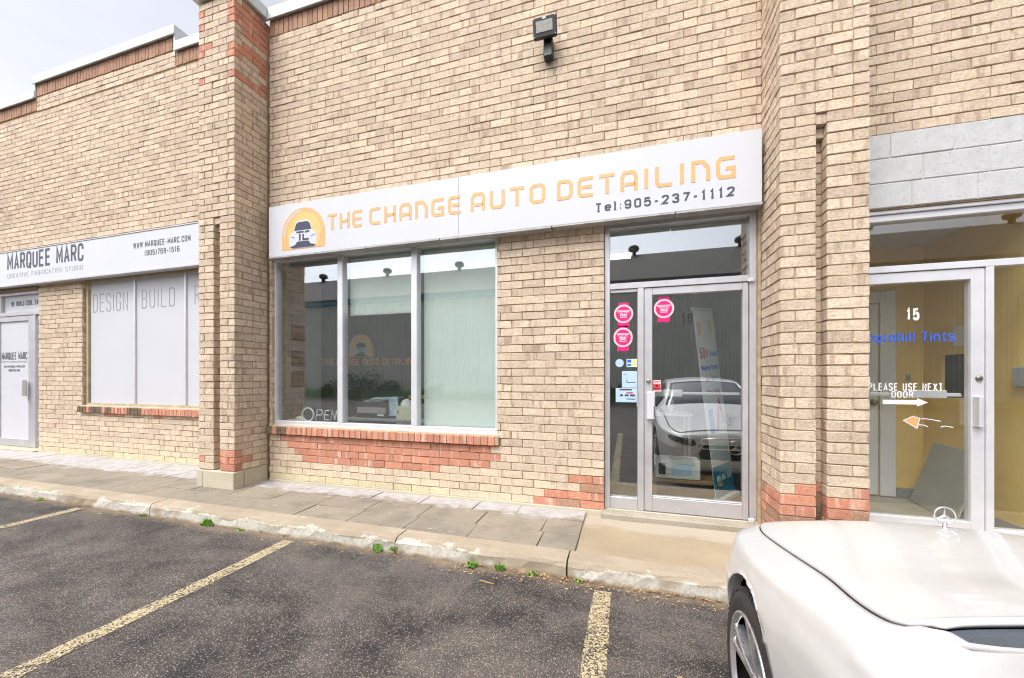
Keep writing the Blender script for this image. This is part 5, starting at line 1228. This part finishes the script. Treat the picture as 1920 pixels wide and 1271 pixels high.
NR = len(G[0]); IH = idx[3]            # ring index of the bonnet edge
car = tag(empty('parked_car', (CXC, CNY - 2.46, 0)), 'white sedan parked nose-in to the kerb in front of the right shop', 'car')
MC = Matrix.Translation((-CXC, -(CNY - 2.46), 0))
def cp(o, parent=None):
    o.parent = parent or car; o.matrix_parent_inverse = MC if parent is None else parent.matrix_parent_inverse.copy() @ Matrix.Identity(4); return o
def V(side, s, p): return (CXC + side * p[0], CNY - s, p[1])
AX = (0.84, 3.78); AR = 0.378; AZ = 0.338
def in_arch(s, z, r=AR): return any((s - a) ** 2 + (z - AZ) ** 2 < r * r for a in AX)
# snap grid points near the arch onto its edge so that the cut is clean
for i, s in enumerate(ST):
    pass
def grid_mesh(i0, i1, j0, j1, keep, sides=(-1, 1), off=0.0):
    mb = MB(); cache = {}
    def vid(side, i, j):
        key = (side if not (j == 0 or j == NR - 1) else 0, i, j)
        if key not in cache:
            s = ST[i]; p = G[i][j]; y, z = s, p[1]
            if j < IH and s > .9: t_ = min(1, (s - .9) / .56); y -= .055 * t_ * t_ * (1 - (p[0] / G[i][IH][0]) ** 2)
            if j > IH + SUB:
                for a in AX:
                    d = math.hypot(s - a, p[1] - AZ)
                    if abs(d - AR) < 0.016 and d > 0: y = a + (s - a) * AR / d; z = AZ + (p[1] - AZ) * AR / d
            cache[key] = len(mb.v); mb.v.append((CXC + side * p[0], CNY - y, z + off))
        return cache[key]
    for side in sides:
        for i in range(i0, i1):
            for j in range(j0, j1):
                if keep and not keep(i, j): continue
                q = (vid(side, i, j), vid(side, i + 1, j), vid(side, i + 1, j + 1), vid(side, i, j + 1))
                if len(set(q)) < 4: continue
                mb.f.append(q if side < 0 else q[::-1]); mb.sm.append(True)
    return mb
H0 = next(i for i, s in enumerate(ST) if s >= .135); H1 = next(i for i, s in enumerate(ST) if s >= 1.4665)
def body_keep(i, j):
    if H0 <= i < H1 and j < IH: return False
    if H1 <= i and ST[i] < 1.75 and j < IH: return False
    sm = (ST[i] + ST[i + 1]) / 2; zm = sum(G[a][b][1] for a in (i, i + 1) for b in (j, j + 1)) / 4; wm = (G[i][j][0] + G[i][j + 1][0]) / 2
    if j > IH + SUB and in_arch(sm, zm, AR - 0.004) and wm > 0.5: return False
    return True
body = cp(grid_mesh(0, len(ST) - 1, 0, NR - 1, body_keep).build('body', MAT['car']))
mod = body.modifiers.new('t', 'SOLIDIFY'); mod.thickness = 0.004; mod.offset = -1
# bonnet, sitting in its opening with a dark gap around it
hb = grid_mesh(H0, H1, 0, IH, None)
cy = CNY - (ST[H0] + ST[H1]) / 2
hb.v = [(CXC + (x - CXC) * (1 - 0.0042 / .76), cy + (y - cy) * (1 - 0.008 / 1.33), z + 0.001) for x, y, z in hb.v]
bon = cp(hb.build('bonnet', MAT['car'])); mod = bon.modifiers.new('t', 'SOLIDIFY'); mod.thickness = 0.012; mod.offset = -1
lb = grid_mesh(max(H0 - 2, 0), H1 + 2, 0, IH + 2, None, off=-0.022)
cp(lb.build('engine_bay_liner', MAT['gap']))
HC = next(i for i, s in enumerate(ST) if s >= 1.75)
cp(grid_mesh(H1, HC, 0, IH, None).build('cowl', MAT['cowl']))
# shell for projecting lamps and grille
full = grid_mesh(0, len(ST) - 1, 0, NR - 1, None); BV = BVHTree.FromPolygons([Vector(p) for p in full.v], full.f)
def hit(x, z, off):
    h = BV.ray_cast(Vector((CXC + x, CNY + 2, z)), Vector((0, -1, 0)))
    return h[0] + Vector((0, off, 0)) if h[0] else None
def along(pts, off): return [q for q in (hit(a, b, off) for a, b in pts) if q is not None]
def patch(name, poly, mat, side=1, off=0.004, thick=0.006, n=14, parent=None):
    """polygon in (half width, height) cast onto the car's front"""
    xs = [p[0] for p in poly]; zs = [p[1] for p in poly]
    pts = []
    for i in range(len(poly)):
        a, b = poly[i], poly[(i + 1) % len(poly)]
        for t in range(4): pts.append((a[0] + (b[0] - a[0]) * t / 4, a[1] + (b[1] - a[1]) * t / 4))
    cx_, cz_ = sum(p[0] for p in pts) / len(pts), sum(p[1] for p in pts) / len(pts)
    v = []; f = []; rings_ = 5; m_ = len(pts)
    for r in range(rings_ + 1):
        k = 1 - r / rings_
        for (a, b) in pts:
            x, z = cx_ + (a - cx_) * k, cz_ + (b - cz_) * k
            h = BV.ray_cast(Vector((CXC + side * x, CNY + 2, z)), Vector((0, -1, 0)))
            q = h[0] + h[1].normalized() * off * (1 if h[1].y > 0 else -1) if h[0] else Vector((CXC + side * x, CNY - .3, z))
            v.append(q)
    for r in range(rings_):
        for i in range(m_): q = (r * m_ + i, r * m_ + (i + 1) % m_, (r + 1) * m_ + (i + 1) % m_, (r + 1) * m_ + i); f.append(q if side < 0 else q[::-1])
    o = MB().add(v, f, True).build(name, mat); md = o.modifiers.new('t', 'SOLIDIFY'); md.thickness = thick; md.offset = -1
    return cp(o)
for sd in (-1, 1):
    patch('headlight', [(.455, .585), (.475, .645), (.56, .655), (.66, .672), (.74, .682), (.775, .672), (.77, .63), (.72, .605), (.60, .572), (.50, .560)], MAT['headlamp'], sd)
    patch('air_intake', [(.46, .30), (.50, .40), (.70, .42), (.77, .38), (.74, .30)], MAT['trim'], sd)
    dr_ = MB(); pts = along([(sd * a, b) for a, b in ((.50, .630), (.58, .648), (.66, .660), (.74, .668))], .007)
    cp(dr_.tube(pts, .006, 6).build('lamp_strip', MAT['chrome']))
grp = [(-.40, .47), (-.43, .56), (-.38, .655), (-.2, .675), (.2, .675), (.38, .655), (.43, .56), (.40, .47), (.2, .45), (-.2, .45)]
patch('grille', grp[::-1], MAT['trim'], 1, 0.003)
cs = MB(); pts = along(grp + grp[:1], .006)
cp(cs.tube(pts, .010, 8).build('grille_surround', MAT['chrome']))
for z in (.535, .595):
    pts = along([(-.41 + .82 * k / 12, z) for k in range(13)], .010)
    cp(MB().tube(pts, .009, 6).build('grille_bar', MAT['chrome']))
patch('lower_intake', [(-.42, .29), (-.40, .37), (.40, .37), (.42, .29), (.3, .27), (-.3, .27)][::-1], MAT['trim'], 1, 0.003)
def star(cx, cy, cz, r, rt, name):
    mb = MB(); mb.tube([(cx + r * math.cos(t * math.pi / 16), cy, cz + r * math.sin(t * math.pi / 16)) for t in range(33)], rt, 8, False)
    for k in range(3):
        a = R(90 + 120 * k); t_ = Vector((math.cos(a), 0, math.sin(a))); n_ = Vector((-math.sin(a), 0, math.cos(a))); c_ = Vector((cx, cy, cz))
        w_ = r * .17; A, B, Cc, D, E_ = c_ + t_ * r * .99, c_ + n_ * w_, c_ - n_ * w_, c_ + Vector((0, -.004, 0)) + t_ * .001, c_ + Vector((0, .004, 0)) + t_ * .001
        mb.add([A, B, D, Cc, E_], [(0, 1, 2), (0, 2, 3), (0, 3, 4), (0, 4, 1)])
    return mb
gs = star(CXC, CNY + .012, .565, .085, .008, 'x'); cp(gs.build('grille_star', MAT['chrome']))
SY = CNY - .285; hz = BV.ray_cast(Vector((CXC, SY, 2)), Vector((0, 0, -1)))[0].z
om = star(CXC, SY, hz + .064, .037, .0036, 'x').tube([(CXC, SY, hz - .005), (CXC, SY, hz + .031)], [.011, .006], 10)
cp(om.build('hood_ornament', MAT['chrome']))
# wheels
def wheel(sx, sd):
    wx = CXC + sx * 0.795; wy = CNY - sd
    o = empty('wheel', (0, 0, 0)); cp(o); tw = .118
    T_ = Matrix.Translation((wx, wy, AZ - .003)) @ (Matrix.Rotation(0, 4, 'Z') if sx > 0 else Matrix.Rotation(math.pi, 4, 'Z'))
    def wb(name, mb, mat): mb.xf(T_); x = mb.build(name, mat); x.parent = o; return x
    ty = MB().lathe([(.245, -tw + .01), (.285, -tw), (.318, -tw + .012), (.332, -tw + .035), (.335, 0), (.332, tw - .035), (.318, tw - .012), (.285, tw), (.245, tw - .01)], 64, 'x')
    wb('tyre', ty, MAT['tyre'])
    tr_ = MB()
    for k in range(72):
        a = 2 * math.pi * k / 72
        for (x0, x1) in ((tw - .045, tw - .012), (-tw + .012, -tw + .045)):
            b = MB().box(x0, x1, -.0075, .0075, .322, .3365); b.xf(Matrix.Rotation(a, 4, 'X')); tr_.add(b.v, b.f)
    tag(wb('tread', tr_, MAT['tyre']), kind='stuff')
    wb('barrel', MB().lathe([(.235, -tw + .02), (.225, 0), (.215, tw - .06), (.06, tw - .075), (0, tw - .075)], 48, 'x'), MAT['alloy_dark'])
    wb('rim', MB().lathe([(.228, tw - .02), (.236, tw - .003), (.246, tw - .001), (.250, tw - .006), (.246, tw - .014)], 64, 'x'), MAT['alloy'])
    for k in range(5):
        for da in (-.20, .20):
            a = 2 * math.pi * k / 5 + .35; sp_ = MB()
            x0 = tw - .012; v = []
            for (r0, w0, x_) in ((.050, .014, tw - .030), (.12, .013, tw - .018), (.232, .017, tw - .008)):
                sh = da * (.25 + .75 * (r0 - .05) / .18) * .9
                for (ww, xx) in ((-w0, x_ - .035), (-w0, x_ - .004), (-w0 * .6, x_), (w0 * .6, x_), (w0, x_ - .004), (w0, x_ - .035)):
                    ang = a + sh; v.append((xx, r0 * math.cos(ang) - ww * math.sin(ang), r0 * math.sin(ang) + ww * math.cos(ang)))
            f = [(i * 6 + j, i * 6 + (j + 1) % 6, (i + 1) * 6 + (j + 1) % 6, (i + 1) * 6 + j) for i in range(2) for j in range(6)] + [tuple(range(5, -1, -1)), tuple(range(12, 18))]
            wb('spoke', sp_.add(v, f), MAT['alloy'])
    wb('hub_cap', MB().lathe([(0, tw - .02), (.030, tw - .02), (.036, tw - .027), (.055, tw - .034), (.055, tw - .06)], 28, 'x'), MAT['alloy'])
    # arch lip and dark liner
    lip = MB(); li = MB(); v = []; w2 = []; v3 = []
    for k in range(41):
        a = math.pi * (-.10 + 1.20 * k / 40); s = sd - AR * math.cos(a); z = AZ + AR * math.sin(a)
        h = BV.ray_cast(Vector((CXC + sx * 3, CNY - s, z)), Vector((-sx, 0, 0))); x_ = h[0].x if h[0] else CXC + sx * .91
        so_ = sd - (AR + .020) * math.cos(a); zo_ = AZ + (AR + .020) * math.sin(a)
        ho = BV.ray_cast(Vector((CXC + sx * 3, CNY - so_, zo_)), Vector((-sx, 0, 0))); xo = ho[0].x if ho[0] else x_
        v3 += [(xo + sx * .0012, CNY - so_, zo_), (x_ + sx * .0035, CNY - s, z)]
        v += [(x_ + sx * .0035, CNY - s, z), (x_ - sx * .045, CNY - s - 0, z + .0)]
        w2 += [(x_ - sx * .012, CNY - (sd - (AR + .006) * math.cos(a)), AZ + (AR + .006) * math.sin(a)), (CXC + sx * .52, CNY - (sd - (AR + .006) * math.cos(a)), AZ + (AR + .006) * math.sin(a))]
    fc = [(2 * i, 2 * i + 1, 2 * i + 3, 2 * i + 2) for i in range(40)]
    cp(lip.add(v, fc, True).add(v3, fc, True).build('arch_lip', MAT['car'])); cp(li.add(w2, fc, True).build('arch_liner', MAT['gap']))
    rimpts = [v[2 * i] for i in range(41)]
for sd in AX:
    for sx in (-1, 1): wheel(sx, sd)
# greenhouse
RW = [(1.44, .735), (1.55, .705), (1.7, .68), (2.2, .60), (2.7, .575), (3.4, .57), (4.0, .60), (4.28, .62)]
RZ = [(1.44, .945), (1.55, 1.003), (1.7, 1.10), (2.0, 1.25), (2.25, 1.35), (2.45, 1.395), (2.8, 1.42), (3.3, 1.40), (3.6, 1.345), (4.0, 1.18), (4.28, 1.04)]
RC = [(1.44, .92), (1.55, .99), (1.7, 1.105), (2.0, 1.28), (2.25, 1.39), (2.45, 1.435), (2.8, 1.465), (3.3, 1.445), (3.6, 1.385), (4.0, 1.215), (4.28, 1.06)]
BW_ = [(1.44, .745), (1.6, .785), (1.8, .835), (2.2, .825), (3.5, .82), (4.0, .78), (4.28, .70)]
BZ = [(1.44, .90), (1.7, .93), (2.2, .955), (3.5, .985), (4.28, 1.0)]
gs_ = [1.44 + .03 * i for i in range(95)]; GR = []
for s in gs_:
    w, z, c_, bw_, bz = (hermite(t, s) for t in (RW, RZ, RC, BW_, BZ))
    win_ = w - .055 * min(1, (s - 1.43) / .3)
    dz = z - bz
    pts = [(0, c_), (win_ * .5, c_ - (c_ - z) * .22), (win_, z + (c_ - z) * .12), (w, z - .008), (w + (bw_ - w) * .16, bz + dz * .84), (w + (bw_ - w) * .62, bz + dz * .42), (bw_, bz - .01)]
    r_, gi = catmull(pts, 4); GR.append(r_)
def gpart(name, mat, sel, off=0.0):
    mb = MB(); cache = {}
    for side in (-1, 1):
        for i in range(len(gs_) - 1):
            for j in range(len(GR[0]) - 1):
                if not sel(gs_[i], j): continue
                q = []
                for (a, b) in ((i, j), (i + 1, j), (i + 1, j + 1), (i, j + 1)):
                    key = (side if b else 0, a, b)
                    if key not in cache: cache[key] = len(mb.v); p = GR[a][b]; mb.v.append((CXC + side * p[0], CNY - gs_[a], p[1] + off))
                    q.append(cache[key])
                mb.f.append(tuple(q) if side < 0 else tuple(q[::-1])); mb.sm.append(True)
    o = cp(mb.build(name, mat)); md = o.modifiers.new('t', 'SOLIDIFY'); md.thickness = 0.005; md.offset = -1; return o
ws = lambda s, j: j < gi[2] and s < 2.22
rw_ = lambda s, j: j < gi[2] and s > 3.50
sw = lambda s, j: j >= gi[4] and 1.72 < s < 3.95 and not (2.72 < s < 2.80)
gpart('windshield', MAT['car_glass'], ws, -.004); gpart('rear_window', MAT['car_glass'], rw_, -.004); gpart('side_window', MAT['car_glass'], sw, -.003)
gpart('roof', MAT['car'], lambda s, j: not ws(s, j) and not rw_(s, j) and not sw(s, j))
cp(MB().tube([V(-1, s, (hermite(BW_, s) + .004, hermite(BZ, s) - .004)) for s in [1.70 + .1 * i for i in range(23)]], .007, 6).tube([V(1, s, (hermite(BW_, s) + .004, hermite(BZ, s) - .004)) for s in [1.70 + .1 * i for i in range(23)]], .007, 6).build('belt_trim', MAT['chrome']))
# cowl panel and wiper under the windshield
cp(MB().tube([V(-1, 1.52, (.62, .995)), V(-1, 1.535, (.30, 1.005)), V(-1, 1.545, (-.1, 1.015))], .006, 6).build('wiper', MAT['trim']))
# door shut lines, door mirror, handles, tail lamps
for sx in (-1, 1):
    for s in (1.66, 2.76, 3.62):
        pts = []
        for k in range(15):
            z = .30 + .62 * k / 14
            if in_arch(s + (.03 * math.sin(z * 3) if s < 2 else 0), z, AR + .02): continue
            h = BV.ray_cast(Vector((CXC + sx * 3, CNY - s + .05 * (.6 - z), z)), Vector((-sx, 0, 0)))
            if h[0]: pts.append(h[0] + Vector((sx * .0005, 0, 0)))
        cp(MB().tube(pts, .0028, 5).build('door_gap', MAT['gap']))
    pts = []
    for k in range(12):
        w_ = .66 + .25 * k / 11; h = BV.ray_cast(Vector((CXC + sx * w_, CNY - 1.60 - .06 * (k / 11) ** 2, 2)), Vector((0, 0, -1)))
        if h[0]: pts.append(h[0] + Vector((0, 0, .0005)))
    cp(MB().tube(pts, .0028, 5).build('door_gap', MAT['gap']))
    mr = MB().lathe([(0, -.055), (.06, -.05), (.085, -.02), (.09, .03), (.085, .035)], 24, 'y'); mr.v = [(x * 1.25 + CXC + sx * 1.02, y + CNY - 1.92, z * .8 + 1.03) for x, y, z in mr.v]
    mr.v = [(x, CNY - 1.92 - (y - CNY + 1.92) * 1.0, z) for x, y, z in mr.v]; mr.f = [q[::-1] for q in mr.f]
    mo = cp(mr.build('door_mirror', MAT['car']))
    cp(MB().tube([V(sx, 1.90, (.83, .955)), V(sx, 1.91, (.95, 1.0))], .022, 8).build('mirror_arm', MAT['trim']))
    for s in (2.55, 3.5): cp(MB().tube([V(sx, s - .09, (.925, .80)), V(sx, s - .06, (.95, .805)), V(sx, s + .06, (.95, .805)), V(sx, s + .09, (.925, .80))], .011, 8).build('door_handle', MAT['car']))
    cp(MB().box(CXC + sx * .42, CXC + sx * .74, CNY - 4.90, CNY - 4.84, .82, .93, .02).build('tail_lamp', MAT['red']))
